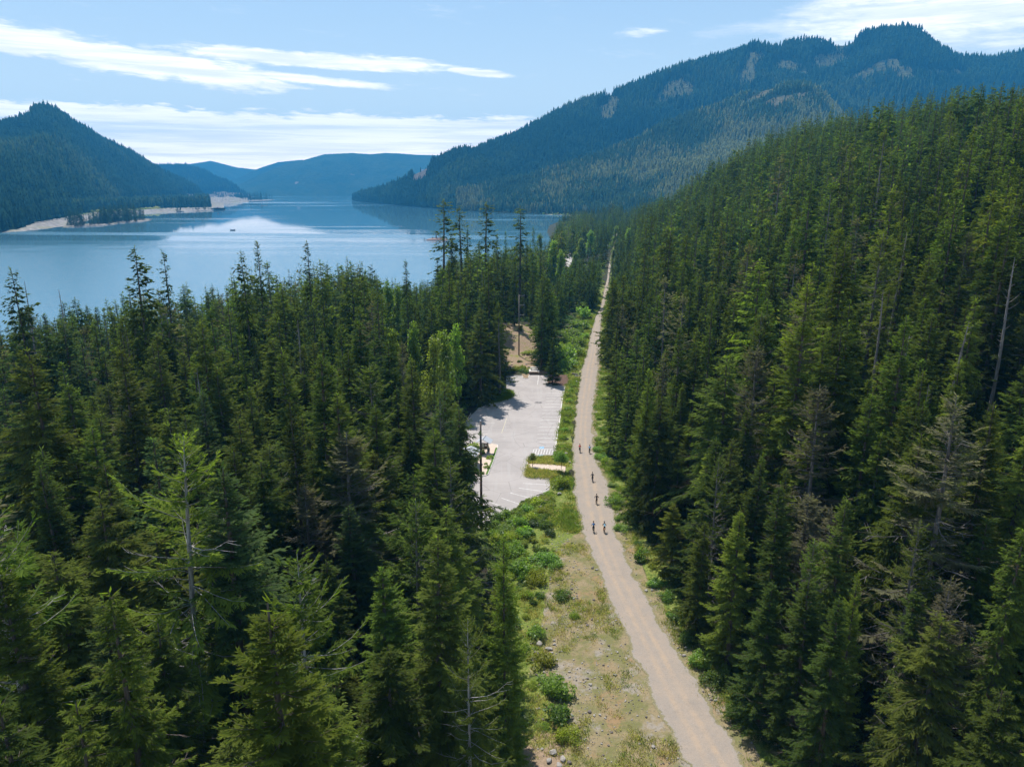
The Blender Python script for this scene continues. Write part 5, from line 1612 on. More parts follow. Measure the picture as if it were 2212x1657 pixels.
# ---------------------------------------------------------------- picnic pad
wx0, wy0 = zw([(738, 264)])[0]; wx1, wy1 = zw([(892, 266)])[0]
e = empty("retaining_wall", ((wx0 + wx1) / 2, (wy0 + wy1) / 2 + .2, 0))
Lw = wx1 - wx0
bm_ = MB().box((0, 0, 0), (.595, .40, .195)); blk = None
for row in range(4):
    nb_ = int(Lw * (.52 if row == 3 else 1.0) / .62)
    for k in range(nb_):
        xx = -Lw / 2 + .31 + (k + .5 * (row % 2) * .6) * .62
        if blk is None:
            blk = bm_.build("block", m_block, e); o = blk
        else:
            o = link("block", blk.data, e)
        o.location = (xx, random.uniform(-.012, .012), .10 + row * .205)
tag(e, "low brown block retaining wall at the far end of the parking lot", "wall")
px0 = wx0 + Lw * .27; pad = MB(); pad.box((px0, wy0 + 2.3, .42), (Lw * .54, 3.6, .84))
tag(pad.build("picnic_pad", m_conc), kind="structure")
fx = MB(); fx.box((wx0 + Lw * .78, wy0 + 1.9, .30), (Lw * .42, 2.8, .56)); tag(fx.build("gravel_terrace", m_soil), kind="structure")
e = empty("picnic_table", (px0, wy0 + 2.5, .84))
m_tab = plain("pale_boards", (.66, .62, .60), .7, var=.08, scale=5)
pb = MB().box((0, 0, 0), (2.3, .225, .05)); first = None
for yy, zz in ((-.26, .76), (0, .76), (.26, .76)):
    o = pb.build("table_plank", m_tab, e) if first is None else link("table_plank", first.data, e)
    first = first or o; o.location = (0, yy, zz)
for yy in (-.78, .78):
    o = link("seat_plank", first.data, e); o.location = (0, yy, .45); o.scale = (1, 1.25, 1)
for s in (-1, 1):
    mb = MB(); mb.box((s * .75, 0, .40), (.09, 1.7, .08)); mb.box((s * .75, 0, .69), (.09, .74, .08))
    for q in (-1, 1): mb.cyl((s * .75, q * .62, 0), (s * .75, q * .28, .72), .05, .05, 6)
    mb.build("leg", m_dark, e)
tag(e, "pale picnic table on a raised concrete pad at the lot's far end", "picnic table")

# ---------------------------------------------------------------- young trees on the path island
for k, (pz, hh, wd, tone, lb) in enumerate((((765,1000), 2.9, 1.15, (0.115,0.135,0.05), "small olive young tree on a thin stem at the path's left end"), ((992,1038), 4.0, 1.9, (0.10,0.165,0.03), "young green tree on a slim stem where the path meets the trail"))):
    x, y = zw([pz])[0]
    lob = [(0, 0, hh * .72, wd * .6, wd * .6, hh * .2), (wd * .3, .1, hh * .62, wd * .45, wd * .45, hh * .16), (-wd * .32, 0, hh * .66, wd * .45, wd * .45, hh * .16), (0, -.1, hh * .9, wd * .35, wd * .35, hh * .12)]
    nd = leafy(60 + k, lob, .17, 900)
    e = empty("young_tree", (x, y, .13))
    c = link("crown", leaf_mesh("crown", nd), e); c["tone"] = tone
    mb = MB(); mb.tube([(0, 0, 0), (.04, .02, hh * .4), (0, 0, hh * .85)], [.06, .045, .02], 6)
    for l in lob[1:]: mb.cyl((0, 0, hh * .45), (l[0], l[1], l[2]), .025, .01, 4)
    mb.build("trunk", m_brown, e)
    tag(e, lb, "tree")

# ---------------------------------------------------------------- utility poles
x0, y0 = on_z(1040, 1143, 0)
zt = at_y(1038, 909, y0)[2]
e = empty("utility_pole", (x0, y0, 0))
xt = at_y(1038, 909, y0)[0] - x0
pole_m, t = new_mat("pole_wood")
tcn = t.n('ShaderNodeTexCoord'); s3 = t.n('ShaderNodeSeparateXYZ', {0: tcn.outputs['Object']})
mp = t.n('ShaderNodeMapping', {'Vector': tcn.outputs['Object'], 'Scale': (8, 8, .5)})
nz = t.noise(mp.outputs[0], 1, 4, .6)
cc = t.mix(t.ss(s3.outputs[2], 2, zt), (0.085, 0.038, 0.022), (0.20, 0.165, 0.145))
cc = t.mix(t.math('MULTIPLY', t.ss(nz, .4, .7), .5), cc, (0.05, 0.03, 0.022))
finish(t, t.n('ShaderNodeBsdfPrincipled', {'Base Color': cc, 'Roughness': .85, 'Specular IOR Level': .2}))
mb = MB(); mb.tube([(0, 0, -1), (xt * .5, 0, zt * .5), (xt, 0, zt)], [.24, .20, .155], 12); mb.build("pole", pole_m, e, smooth=True)
mb = MB(); mb.cyl((xt, 0, zt), (xt, 0, zt + .06), .17, .15, 12); mb.build("pole_cap", m_metal, e)
mb = MB(); mb.box((xt - .2, -.05, zt - 1.9), (.12, .12, .3)); mb.cyl((xt - .2, -.05, zt - 2.05), (xt - .2, -.05, zt - 2.2), .03, .03, 6); mb.build("bracket", m_metal, e)
tag(e, "tall brown wooden utility pole without wires beside the parking lot", "utility pole")
g = float(ground_z(*on_z(1121, 768, 3.0)))
for _ in range(3):
    x0, y0 = on_z(1121, 768, g); g = float(ground_z(x0, y0))
zt = at_y(1122, 637, y0)[2] - g
e = empty("utility_pole", (x0, y0, g))
m_pg = plain("grey_pole", (.20, .165, .145), .85, var=.25, scale=2)
mb = MB(); mb.tube([(0, 0, -1), (0, 0, zt)], [.24, .15], 10); mb.build("pole", m_pg, e, smooth=True)
for q in (.985, .83, .67):
    arm = MB().box((.85, 0, zt * q), (1.9, .12, .13)).build("crossarm", m_wood, e)
    MB().cyl((1.7, 0, zt * q + .06), (1.7, 0, zt * q + .36), .07, .05, 8).build("insulator", m_metal, arm)
mw = plain("wire", (.16, .17, .17), .5)
for dx_ in (1.2, 1.75):
    mb = MB(); mb.tube([(1.7, 0, zt * .985), (dx_ + .1, .1, zt * .6), (dx_ - .5, .2, zt * .28)], [.03, .03, .03], 4); mb.build("wire", mw, e)
mb = MB(); mb.tube([(0, 0, zt * .83), (-2.2, 2.5, zt * .45)], [.025, .025], 4); mb.build("guy_wire", mw, e)
tag(e, "grey utility pole with three crossarms on the bare dirt slope", "utility pole")
x0, y0, z0 = at_y(1551 / 1.2206, 654 / 1.2206, 470)
g = float(ground_z(x0, y0)); e = empty("utility_pole", (x0, y0, g))
MB().cyl((0, 0, 0), (0, 0, z0 - g), .22, .14, 8).build("pole", m_pg, e)
MB().box((0, 0, z0 - g - .5), (1.8, .12, .12)).build("crossarm", m_wood, e)
tag(e, "thin pale distant pole between the broadleaf trees near the far clearing", "utility pole")

# ---------------------------------------------------------------- dirt clearing far down the shore
q = [on_z(px, py, -4) for px, py in ((1216,540),(1235,538),(1237,560),(1231,575),(1224,582),(1216,566))]
mid = (sum(a for a, b in q) / 6, sum(b for a, b in q) / 6)
gz_ = max(float(ground_z(a, b)) for a, b in q) + .35
mb = MB(); mb.prism([on_z(px, py, gz_) for px, py in ((1216,540),(1235,538),(1237,560),(1231,575),(1224,582),(1216,566))], gz_ - 6, gz_)
tag(mb.build("gravel_clearing", plain("pale_gravel", (.36, .33, .30), .95, scale=.3)), kind="structure")
# ================================================================== cyclists
m_skin = plain("skin", (.50, .31, .22), .6, var=.05)
def cloth(n, c): return plain("cloth_" + n, c, .8, var=.15, scale=9)
m_black = cloth("black", (.014, .014, .017)); m_navy = cloth("navy", (.03, .035, .055)); m_tyre = plain("tyre", (.018, .018, .018), .8)
m_frame = plain("bike_frame", (.05, .05, .055), .35, .4); m_alu = plain("rim", (.30, .30, .31), .4, .7)

def skin_body(name, pts, edges, radii, root, regions, mats, levels=1):
    me = bpy.data.meshes.new(name)
    me.from_pydata(pts, edges, [])
    o = bpy.data.objects.new(name, me); COL.objects.link(o)
    sk = o.modifiers.new("skin", 'SKIN'); sk.use_smooth_shade = True
    sv = me.skin_vertices[0].data
    for i, r in enumerate(radii):
        sv[i].radius = (r, r) if not isinstance(r, tuple) else r
        sv[i].use_root = (i == root)
    sb = o.modifiers.new("sub", 'SUBSURF'); sb.levels = levels; sb.render_levels = levels
    dg = bpy.context.evaluated_depsgraph_get()
    out = bpy.data.meshes.new_from_object(o.evaluated_get(dg))
    bpy.data.objects.remove(o); bpy.data.meshes.remove(me)
    out.name = name
    out.materials.clear()
    for m in mats: out.materials.append(m)
    segs = [(Vector(pts[a]), Vector(pts[b]), regions[k]) for k, (a, b) in enumerate(edges)]
    for p in out.polygons:
        c = p.center; best_ = (1e9, 0)
        for a, b, rg in segs:
            ab = b - a; tt = max(0, min(1, (c - a).dot(ab) / max(ab.length_squared, 1e-9)))
            dd = (c - a - ab * tt).length
            if dd < best_[0]: best_ = (dd, rg)
        p.material_index = best_[1]; p.use_smooth = True
    return out

def cyclist(pxpy, heading, top, sleeves, lean=1.0, pack=None, flare=0.0, label_p="", label_b="", legs=None, gear=None, swap=1, short=True):
    x, y = on_z(*pxpy, 0.06)
    # ---------------- bicycle (heading +Y locally), origin between the wheels
    b = empty("bicycle", (x, y, .075), heading)
    for s, nm in ((-.52, "rear"), (.54, "front")):
        w_ = MB(); w_.ring((0, s, .35), (1, 0, 0), .325, .026, 26, 6); wheel = w_.build("wheel", m_tyre, b, smooth=True)
        r_ = MB(); r_.ring((0, s, .35), (1, 0, 0), .295, .012, 26, 4); r_.build("rim", m_alu, wheel)
        sp = MB()
        for k in range(10):
            a = k * math.pi / 5
            sp.cyl((0.02 * (-1) ** k, s, .35), (0, s + .29 * math.cos(a), .35 + .29 * math.sin(a)), .003, .003, 3, cap=False)
        sp.cyl((-.05, s, .35), (.05, s, .35), .025, .025, 8)
        sp.build("spokes", m_alu, wheel)
    f = MB()
    bb, seat, head1, head2 = (0, -.08, .30), (0, -.24, .78), (0, .36, .86), (0, .40, .70)
    for a_, c_, r_ in ((bb, seat, .018), (seat, head1, .018), (bb, head2, .021), (head1, head2, .022)):
        f.cyl(a_, c_, r_, r_, 8)
    for s in (-1, 1):
        f.cyl((s * .03, *bb[1:]), (s * .06, -.52, .35), .011, .009, 6); f.cyl((s * .02, *seat[1:]), (s * .06, -.52, .35), .010, .008, 6)
        f.cyl((s * .05, .40, .70), (s * .055, .54, .35), .014, .010, 6)
    f.cyl(seat, (0, -.27, .90), .014, .014, 8); f.cyl(head1, (0, .40, .97), .016, .016, 8)
    f.build("frame", m_frame, b)
    h = MB(); h.cyl((-.30, .42, .98), (.30, .42, .98), .014, .014, 8); h.cyl((-.30, .42, .98), (-.31, .34, .97), .017, .017, 8); h.cyl((.30, .42, .98), (.31, .34, .97), .017, .017, 8)
    h.build("handlebar", m_frame, b)
    s_ = MB(); s_.add([(-.075, -.40, .93), (.075, -.40, .93), (.03, -.12, .935), (-.03, -.12, .935), (-.06, -.40, .89), (.06, -.40, .89), (.02, -.12, .90), (-.02, -.12, .90)], [(0,1,2,3),(7,6,5,4),(0,4,5,1),(1,5,6,2),(2,6,7,3),(3,7,4,0)])
    s_.build("saddle", m_tyre, b)
    c_ = MB()
    lo_, hi_ = (.17 * swap, -.17 * swap)
    c_.ring((.05, -.08, .30), (1, 0, 0), .085, .006, 16, 4)
    c_.cyl((.09, -.08, .30), (.10, -.08 + .02, .30 - lo_), .010, .010, 6); c_.cyl((-.09, -.08, .30), (-.10, -.10, .30 - hi_), .010, .010, 6)
    c_.box((.145, -.06, .30 - lo_), (.09, .10, .02)); c_.box((-.145, -.10, .30 - hi_), (.09, .10, .02))
    c_.build("crank", m_alu, b)
    if gear:
        g_ = MB(); g_.box((0, -.46, .83), (.20, .30, .16)); g_.cyl((0, -.62, .86), (0, -.32, .80), .10, .10, 10); g_.build("saddle_bag", gear, b)
    tag(b, label_b, "bicycle", "bicycles ridden along the trail")
    # ---------------- rider
    k = lean
    fo, up_ = .52 * k, .50 + .10 * (1 - k)
    pel = (0, -.26, .99)
    spn = (0, -.26 + fo * .35, .99 + up_ * .42); che = (0, -.26 + fo * .78, .99 + up_ * .80); nek = (0, -.26 + fo * 1.0, .99 + up_ * 1.06)
    hd0 = (0, nek[1] + .045, nek[2] + .10); hd1 = (0, nek[1] + .07, nek[2] + .225)
    pts = [pel, spn, che, nek, hd0, hd1]; ed = [(0, 1), (1, 2), (2, 3), (3, 4), (4, 5)]; rg = [1, 0, 0, 3, 3]
    rad = [(.155, .12), (.135, .105), (.165, .115), .058, .088, .078]
    for s in (-1, 1):
        i = len(pts)
        sh = (s * .185, che[1] + .03, che[2] + .045)
        hx = .30
        elb = (s * (.25 + flare), (sh[1] + .36) / 2 - .02, (sh[2] + .98) / 2 - .03 + flare * .3)
        wr = (s * hx, .355, 1.0); hn = (s * hx, .415, 1.005); fi = (s * hx, .455, .985)
        pts += [sh, elb, wr, hn, fi]; ed += [(2, i), (i, i + 1), (i + 1, i + 2), (i + 2, i + 3), (i + 3, i + 4)]
        rg += [0, 0 if sleeves else 0, 0 if sleeves == 2 else 3, 3, 3]; rad += [.068, .046, .031, .036, .022]
        i = len(pts)
        low = (s * swap > 0)
        foot_z = .30 - .17 + .045 if low else .30 + .17 + .045
        fy = -.07 if low else -.11
        hip = (s * .095, -.24, .95); kne = (s * .125, .12 if low else .20, .58 if low else .80)
        if low: kne = (s * .12, .06, .60)
        ank = (s * .135, fy - .07, foot_z + .07); toe = (s * .15, fy + .12, foot_z + .005)
        pts += [hip, kne, ank, toe]; ed += [(0, i), (i, i + 1), (i + 1, i + 2), (i + 2, i + 3)]
        rg += [1, 1, 2, 4]; rad += [.098, .064, .044, .036]
    body = skin_body("body", pts, ed, rad, 0, rg, [top, m_black, legs or m_skin, m_skin, m_black], 1)
    p = empty("person", (x, y, .075), heading)
    link("body", body, p)
    hm = MB()
    n = 10
    vs, fs = [], []
    for r_, zz in ((.118, .0), (.122, .05), (.098, .105), (.05, .135)):
        for q in range(n):
            a = 2 * math.pi * q / n
            vs.append((r_ * .86 * math.cos(a), r_ * 1.15 * math.sin(a), zz))
    for L_ in range(3):
        for q in range(n):
            fs.append((L_ * n + q, L_ * n + (q + 1) % n, (L_ + 1) * n + (q + 1) % n, (L_ + 1) * n + q))
    fs += [tuple(range(3 * n, 4 * n)), tuple(range(n - 1, -1, -1))]
    hm.add([(hd1[0] + a, hd1[1] + b_ , hd1[2] - .015 + c0) for a, b_, c0 in vs], fs)
    hm.build("helmet", m_black, p, smooth=True)
    if pack is not None:
        q = MB(); cz = (spn[2] + che[2]) / 2
        ang = math.atan2(che[2] - spn[2], che[1] - spn[1]) - math.pi / 2
        q.box((0, (spn[1] + che[1]) / 2 - .16, cz + .07), (.27, .15, .38), M=Matrix.Rotation(ang, 3, 'X'))
        q.build("backpack", pack, p)
    tag(p, label_p, "person", "cyclists riding away along the trail")
s5 = lambda a, b: src([(1450 + a / 5.525, 1130 + b / 5.525)])[0]
cyclist(s5(434, 345), R(-3), cloth("red", (.62, .03, .025)), 1, .85, None, 0, "cyclist in a bright red top riding farthest ahead on the left", "dark bicycle under the rider in the red top", legs=m_black)
cyclist(s5(577, 362), R(-3), cloth("light_blue", (.22, .45, .70)), 1, .8, None, 0, "cyclist in a light blue top riding beside the one in red", "dark bicycle under the farthest rider in light blue", legs=m_black, swap=-1)
cyclist(s5(618, 772), R(-2), m_navy, 1, .95, None, .04, "dark-clad cyclist with bare forearms, alone behind the leading pair", "bicycle under the lone dark-clad rider with bare forearms")
cyclist(s5(678, 1098), R(-1), m_black, 2, .75, None, .12, "cyclist all in black with elbows held wide, second of the single riders", "bicycle under the all-black rider with wide elbows", swap=-1)
cyclist(s5(632, 1506), R(0), cloth("blue", (.10, .22, .46)), 1, .75, None, .05, "cyclist in a blue shirt and dark trousers, left of the rearmost pair", "bicycle under the blue-shirted rider of the rearmost pair", legs=m_black)
cyclist(s5(790, 1510), R(0), m_black, 1, .8, cloth("pale_blue_pack", (.32, .55, .68)), .05, "cyclist in black with a pale blue back panel, right of the rearmost pair", "bicycle with an orange saddle bag under the right rear rider", gear=cloth("orange", (.55, .26, .12)), swap=-1)
# ================================================================== left shore: bank, road, spits
def strip(name, rows, mat, jag=0.0, seed=1):
    rng = np.random.default_rng(seed)
    A = np.array(rows, float)          # (rows, n, 3)
    r, n, _ = A.shape
    k = 8
    ti = np.linspace(0, n - 1, (n - 1) * k + 1); i0 = np.minimum(ti.astype(int), n - 2); f = (ti - i0)[:, None]
    B = np.stack([A[q, i0] * (1 - f) + A[q, i0 + 1] * f for q in range(r)])
    tj = np.linspace(0, r - 1, (r - 1) * 5 + 1); j0 = np.minimum(tj.astype(int), r - 2); g = (tj - j0)[:, None, None]
    Cc = B[j0] * (1 - g) + B[j0 + 1] * g
    if jag:
        Cc[1:, :, 2] += rng.normal(0, jag, Cc[1:, :, 2].shape)
    m, n2 = Cc.shape[:2]
    ii, jj = np.meshgrid(np.arange(n2 - 1), np.arange(m - 1)); a = (jj * n2 + ii).ravel()
    return tag(link(name, mesh_np(name, Cc.reshape(-1, 3), np.stack([a, a + 1, a + 1 + n2, a + n2], 1), [mat])), kind="structure")
def pz(px, py, z): return (*on_z(px, py, z), z)
m_riprap, t = new_mat("riprap")
P = t.n('ShaderNodeNewGeometry').outputs['Position']
n1 = t.noise(P, 0.12, 6, .75); n2 = t.noise(P, 0.012, 3, .6)
c = t.mix(t.ss(n1, .38, .62), (.13, .12, .11), (.33, .305, .28)); c = t.mix(t.math('MULTIPLY', t.ss(n2, .5, .62), .55), c, (.20, .20, .10))
finish(t, t.n('ShaderNodeBsdfPrincipled', {'Base Color': c, 'Roughness': 1, 'Specular IOR Level': 0.1, 'Normal': t.n('ShaderNodeBump', {'Strength': 1, 'Distance': 1.5, 'Height': n1})}))
WX = [(-260,538),(0,505),(90,497),(165,489),(205,471),(296,463),(389,458.6),(423,457.5),(455,455),(488,450.6)]
TX_ = [(-260,521),(0,491.5),(90,481),(165,468.5),(205,461),(296,455.8),(345,453),(423,450.8),(455,450),(484,449.3)]
W3 = [pz(a, b, -15.6) for a, b in WX]; T3 = [pz(a, b, -9.0) for a, b in TX_]
def back(p, d, z):
    h = math.hypot(p[0], p[1]); return (p[0] * (h + d) / h, p[1] * (h + d) / h, z)
def foot(p, extra=25):
    return p
MB_L = MT['left_hill']['V'][0]
fa = np.degrees(np.arctan2(MB_L[:, 0], MB_L[:, 1])); fd = np.hypot(MB_L[:, 0], MB_L[:, 1])
F3 = []
for p in T3:
    a_ = math.degrees(math.atan2(p[0], p[1])); d_ = float(np.interp(a_, fa, fd)); h = math.hypot(p[0], p[1])
    F3.append(back(p, max(d_ - h + 60, 70), -8.0))
strip("shore_bank", [W3, T3, [back(p, 40, -9.2) for p in T3], F3], m_riprap, .55, 4)
m_road = plain("pale_road", (.42, .40, .37), .9, var=.08, scale=.05)
for d0, d1 in ((6, 17), (30, 42)):
    strip("highway", [[back(p, d0, -8.0) for p in T3[:-2]], [back(p, d1, -7.9) for p in T3[:-2]]], m_road)
# rock bench under the road cut of the low ridge
W4 = [pz(a, b, -15.6) for a, b in ((438,443.2),(452,442.6),(466,441.9),(480,441.2),(494,440.5),(508,439.8),(522,439),(537,437.6))]
T4 = [back(p, 90 + 40 * (k % 3), -11 + 2 * (k % 2)) for k, p in enumerate(W4)]
strip("shore_bank", [W4, T4, [back(p, 300 + 70 * (k % 2), z_) for (k, p), z_ in zip(enumerate(W4), (-8, 0, 5, 1, 6, 2, -4, -12))], [back(p, 520, z_) for p, z_ in zip(W4, (-8, 4, 9, 4, 10, 6, -2, -14))], [back(p, 1100, -8) for p in W4]], m_riprap, 1.4, 6)
strip("highway", [[back(p, 150, -7.2) for p in W4[1:6]], [back(p, 176, -6.9) for p in W4[1:6]]], m_road)
# far right shore: pale beach under the headland
W5 = [pz(a, b, -15.5) for a, b in ((772,429.6),(800,432),(870,441),(905,444.5),(960,449.5),(1030,455),(1100,460),(1180,464.5),(1250,468),(1340,472))]
m_beach = plain("beach_grass", (.33, .29, .20), 1.0, var=.35, scale=.05)
strip("beach", [W5, [back(p, 45, -13.6) for p in W5], [back(p, 260, -12.0) for p in W5]], m_beach, .25, 8)
# treed spits
def spit(cx_, cy_, wpx, dep, name="spit"):
    x, y, z = pz(cx_, cy_, -15)
    w_ = wpx / FOC * math.hypot(y, 70) / 2
    mb = MB(); n = 28
    rng = np.random.default_rng(int(cx_))
    rr = [rng.uniform(.85, 1.12) for _ in range(n)]
    for k, (s, zz) in enumerate(((1.0, -17), (.96, -14.3), (.7, -12.8))):
        mb.v += [(x + w_ * s * rr[i] * math.cos(2 * math.pi * i / n), y + dep * s * rr[i] * math.sin(2 * math.pi * i / n), zz) for i in range(n)]
    for k in range(2):
        mb.f += [(k * n + i, k * n + (i + 1) % n, (k + 1) * n + (i + 1) % n, (k + 1) * n + i) for i in range(n)]
    mb.f.append(tuple(range(2 * n, 3 * n))); mb.m = [0] * len(mb.f)
    tag(mb.build(name, m_riprap), kind="structure")
    return x, y, w_
rng = np.random.default_rng(8)
PP, SS, II = [], [], []
IL = [(PROTO[k, 2, v, 'j'], c) for k in ('fir', 'hemlock', 'spire') for v in (0, 1) for c in ((.020, .040, .016), (.028, .050, .018))]
cSh = proto_collection("shore_conifer", IL)
for cx_, cy_, wp, dep, n, h0 in ((196,487.5,66,75,70,33), (268,480,66,85,95,38), (306,476,30,30,3,12), (438,455.5,30,60,12,34), (390,458,12,20,5,40), (551,433.5,50,260,60,46)):
    x, y, w_ = spit(cx_, cy_, wp, dep)
    for q in range(n):
        a_ = rng.uniform(0, 6.28); r_ = math.sqrt(rng.random()) * .88
        h = h0 * rng.uniform(.55, 1.1)
        PP.append((x + w_ * r_ * math.cos(a_), y + dep * r_ * math.sin(a_), -13.4)); SS.append((h / 30 * .95, h / 30 * .95, h / 30)); II.append(rng.integers(0, len(IL)))
mass("shore_trees", cSh, np.array(PP), rng.uniform(0, 6.28, len(PP)), np.array(SS), np.array(II), "dark conifers crowding the small spits along the left lake shore")
BK = []
for q in range(5200):
    u = rng.random() * (len(T3) - 2); i = int(u); f_ = u - i
    p = tuple(T3[i][k] * (1 - f_) + T3[i + 1][k] * f_ for k in range(3)); g_ = tuple(F3[i][k] * (1 - f_) + F3[i + 1][k] * f_ for k in range(3))
    tot_ = math.hypot(g_[0] - p[0], g_[1] - p[1]); d0_ = 75 + 50 * vnoise(u * 3.0, 0.5, 4)
    if tot_ > d0_ + 5: BK.append(back(p, rng.uniform(d0_, tot_ + 10), -9.0))
BK = np.array(BK); hb = 27 * np.clip(rng.normal(1, .22, len(BK)), .4, 1.5)
mass("hillside_forest", cDark, BK, rng.uniform(0, 6.28, len(BK)), np.stack([hb * 1.1, hb * 1.1, hb], 1), rng.integers(0, 9, len(BK)), "dark conifers between the lakeside road and the pointed hill")
# pale brush along the beach and the road
PP, SS, II = [], [], []
cBr = proto_collection("brush", [(BUSH[k][2], c) for k in range(4) for c in ((.20, .22, .10), (.13, .18, .05), (.26, .25, .15))])
def brush(row, n, d0, d1, z, s0, s1):
    A = np.array(row)
    for q in range(n):
        u = rng.random() * (len(A) - 1); i = int(u); p = A[i] * (1 - u + i) + A[i + 1] * (u - i)
        p = back(p, rng.uniform(d0, d1), z); s = rng.uniform(s0, s1)
        PP.append(p); SS.append((s, s, s * rng.uniform(.6, 1.3))); II.append(rng.integers(0, 12))
brush(W5, 420, 8, 60, -14.4, 1.5, 4.5); brush(W5, 120, 4, 20, -14.8, 1.5, 3)
brush(T3[:7], 260, 48, 110, -9.2, 2.5, 6.5); brush(T3[3:8], 60, 20, 30, -9.2, 1.5, 3.0)
mass("shore_brush", cBr, np.array(PP), rng.uniform(0, 6.28, len(PP)), np.array(SS), np.array(II), "pale brush growing along the far beach and beside the lakeside road")

# ---------------------------------------------------------------- small things on and by the lake
m_hull = plain("boat_hull", (.030, .045, .075), .35); m_wht = plain("white_paint", (.75, .76, .77), .4, var=.05)
bx, by, bz = pz(503, 498.2, LAKE_Z)
e = empty("motorboat", (bx, by, LAKE_Z), R(-75)); e.scale = (1.35, 1.35, 1.35)
mb = MB()
secs = [(-2.7, .95, .85), (-1.0, 1.05, .85), (1.0, .95, .95), (2.3, .45, 1.1), (2.9, .05, 1.2)]
for yy, w_, h_ in secs:
    mb.v += [(-w_, yy, h_), (-w_ * .75, yy, .05), (0, yy, -.15), (w_ * .75, yy, .05), (w_, yy, h_)]
for i in range(4):
    mb.f += [(i * 5 + k, i * 5 + k + 1, i * 5 + k + 6, i * 5 + k + 5) for k in range(4)]
mb.f += [(0, 1, 2, 3, 4)]; mb.m = [0] * len(mb.f)
mb.add([(-.85, -2.6, .5), (.85, -2.6, .5), (.8, 1.0, .5), (-.8, 1.0, .5)], [(0, 1, 2, 3)])
mb.build("hull", m_hull, e)
MB().box((0, .9, 1.25), (1.7, .08, .7)).box((0, .2, .95), (1.1, .9, .5)).build("windscreen", m_wht, e)
MB().box((0, -2.85, .75), (.4, .4, .9)).box((0, -2.9, 1.3), (.5, .6, .35)).build("outboard_motor", m_dark, e)
for yy in (-1.6, -.4): MB().box((.0, yy, .75), (1.5, .5, .45)).build("seat", m_wht, e)
tag(e, "small dark motorboat with a white top in the middle of the lake", "boat")
# islet with stump
ix, iy, iz = pz(944, 519, LAKE_Z)
mb = MB(); rng = np.random.default_rng(31); n = 22
wI = 27 / FOC * iy
for s, zz in ((1.0, -17), (.9, -14.2), (.45, -12.6)):
    rr = rng.uniform(.8, 1.15, n)
    mb.v += [(wI * s * rr[i] * math.cos(2 * math.pi * i / n), 7 * s * rr[i] * math.sin(2 * math.pi * i / n), zz - LAKE_Z) for i in range(n)]
for k in range(2): mb.f += [(k * n + i, k * n + (i + 1) % n, (k + 1) * n + (i + 1) % n, (k + 1) * n + i) for i in range(n)]
mb.f.append(tuple(range(2 * n, 3 * n))); mb.m = [0] * len(mb.f)
isl = mb.build("islet", plain("red_rock", (.30, .20, .165), .95, var=.35, scale=.4)); isl.location = (ix, iy, LAKE_Z); tag(isl, kind="structure")
def stump(name, x, y, z, h, r, lb, lean=0.0):
    mb = MB(); mb.tube([(0, 0, -.5), (lean * .4, 0, h * .5), (lean, 0, h)], [r * 1.5, r, r * .85], 9)
    for a_ in (0, 1.6, 3.3, 4.9): mb.cyl((0, 0, .3), (math.cos(a_) * r * 2.6, math.sin(a_) * r * 2.6, -.4), r * .5, r * .2, 5)
    o = mb.build(name, m_grey); o.location = (x, y, z); return tag(o, lb, "stump")
stump("stump", ix - 1.0, iy, LAKE_Z + 2.2, 8.5, .8, "tall grey stump standing on the red rock islet")
stump("stump", ix - 5.5, iy - 1, LAKE_Z + 1.4, 2.6, .8, "low stump on the left shoulder of the red rock islet")
stump("stump", pz(917,519,-15)[0], pz(917,519,-15)[1], LAKE_Z, 3.2, .35, "thin stub poking from the water left of the islet")
mb = MB(); mb.cyl((-7, 0, 2.6), (9, 1.0, 2.9), .5, .35, 7); mb.cyl((3, .4, 2.8), (6, -2, 5), .2, .08, 5); o = mb.build("driftwood_log", m_grey); o.location = (ix, iy, LAKE_Z); tag(o, "driftwood log lying across the red rock islet", "log")
lx_, ly_, lz_ = pz(571, 445, LAKE_Z)
mb = MB(); mb.cyl((-14, 0, .3), (14, 2, .3), .9, .6, 7); mb.cyl((4, 0, .5), (8, 1, 2.2), .3, .1, 5); o = mb.build("driftwood_log", m_grey); o.location = (lx_, ly_, LAKE_Z); tag(o, "dark log floating alone far out on the lake", "log")

def vehicle(px, py, L, kind, lb, col):
    p = Vector(pz(px, py, -8.0)); a_ = Vector(T3[3]) - Vector(T3[1])
    e = empty("truck" if kind == "truck" else "car", (p.x, p.y, -8.0), math.atan2(a_.y, a_.x))
    if kind == "truck":
        MB().box((-.8, 0, 2.3), (L - 2.6, 2.5, 2.8)).build("cargo_box", col, e)
        mb = MB(); mb.box((L / 2 - 1.0, 0, 1.5), (1.9, 2.3, 1.9)); mb.box((L / 2 - 1.25, 0, 2.75), (1.3, 2.1, .7)); cb = mb.build("cab", col, e)
        MB().box((L / 2 - .55, 0, 2.65), (.06, 1.9, .55), M=Matrix.Rotation(R(-12), 3, 'Y')).build("windscreen", m_dark, cb)
        MB().box((-.3, 0, .8), (L - .8, 1.2, .25)).build("chassis", m_dark, e)
        xs = (-L / 2 + 1.4, -L / 2 + 2.5, L / 2 - 1.0)
        rr = .5
    else:
        mb = MB(); mb.box((0, 0, .72), (L, 1.8, .62)); mb.box((-.15, 0, 1.25), (L * .52, 1.6, .5)); mb.build("body", col, e)
        MB().box((-.15, 0, 1.27), (L * .535, 1.5, .34)).build("window", m_dark, e)
        xs = (-L * .31, L * .31); rr = .33
    for xx in xs:
        for s in (-1, 1):
            MB().cyl((xx, s * .82, rr), (xx, s * 1.06, rr), rr, rr, 14).build("wheel", m_dark, e)
    tag(e, lb, "truck" if kind == "truck" else "car", "vehicles on the lakeside road")
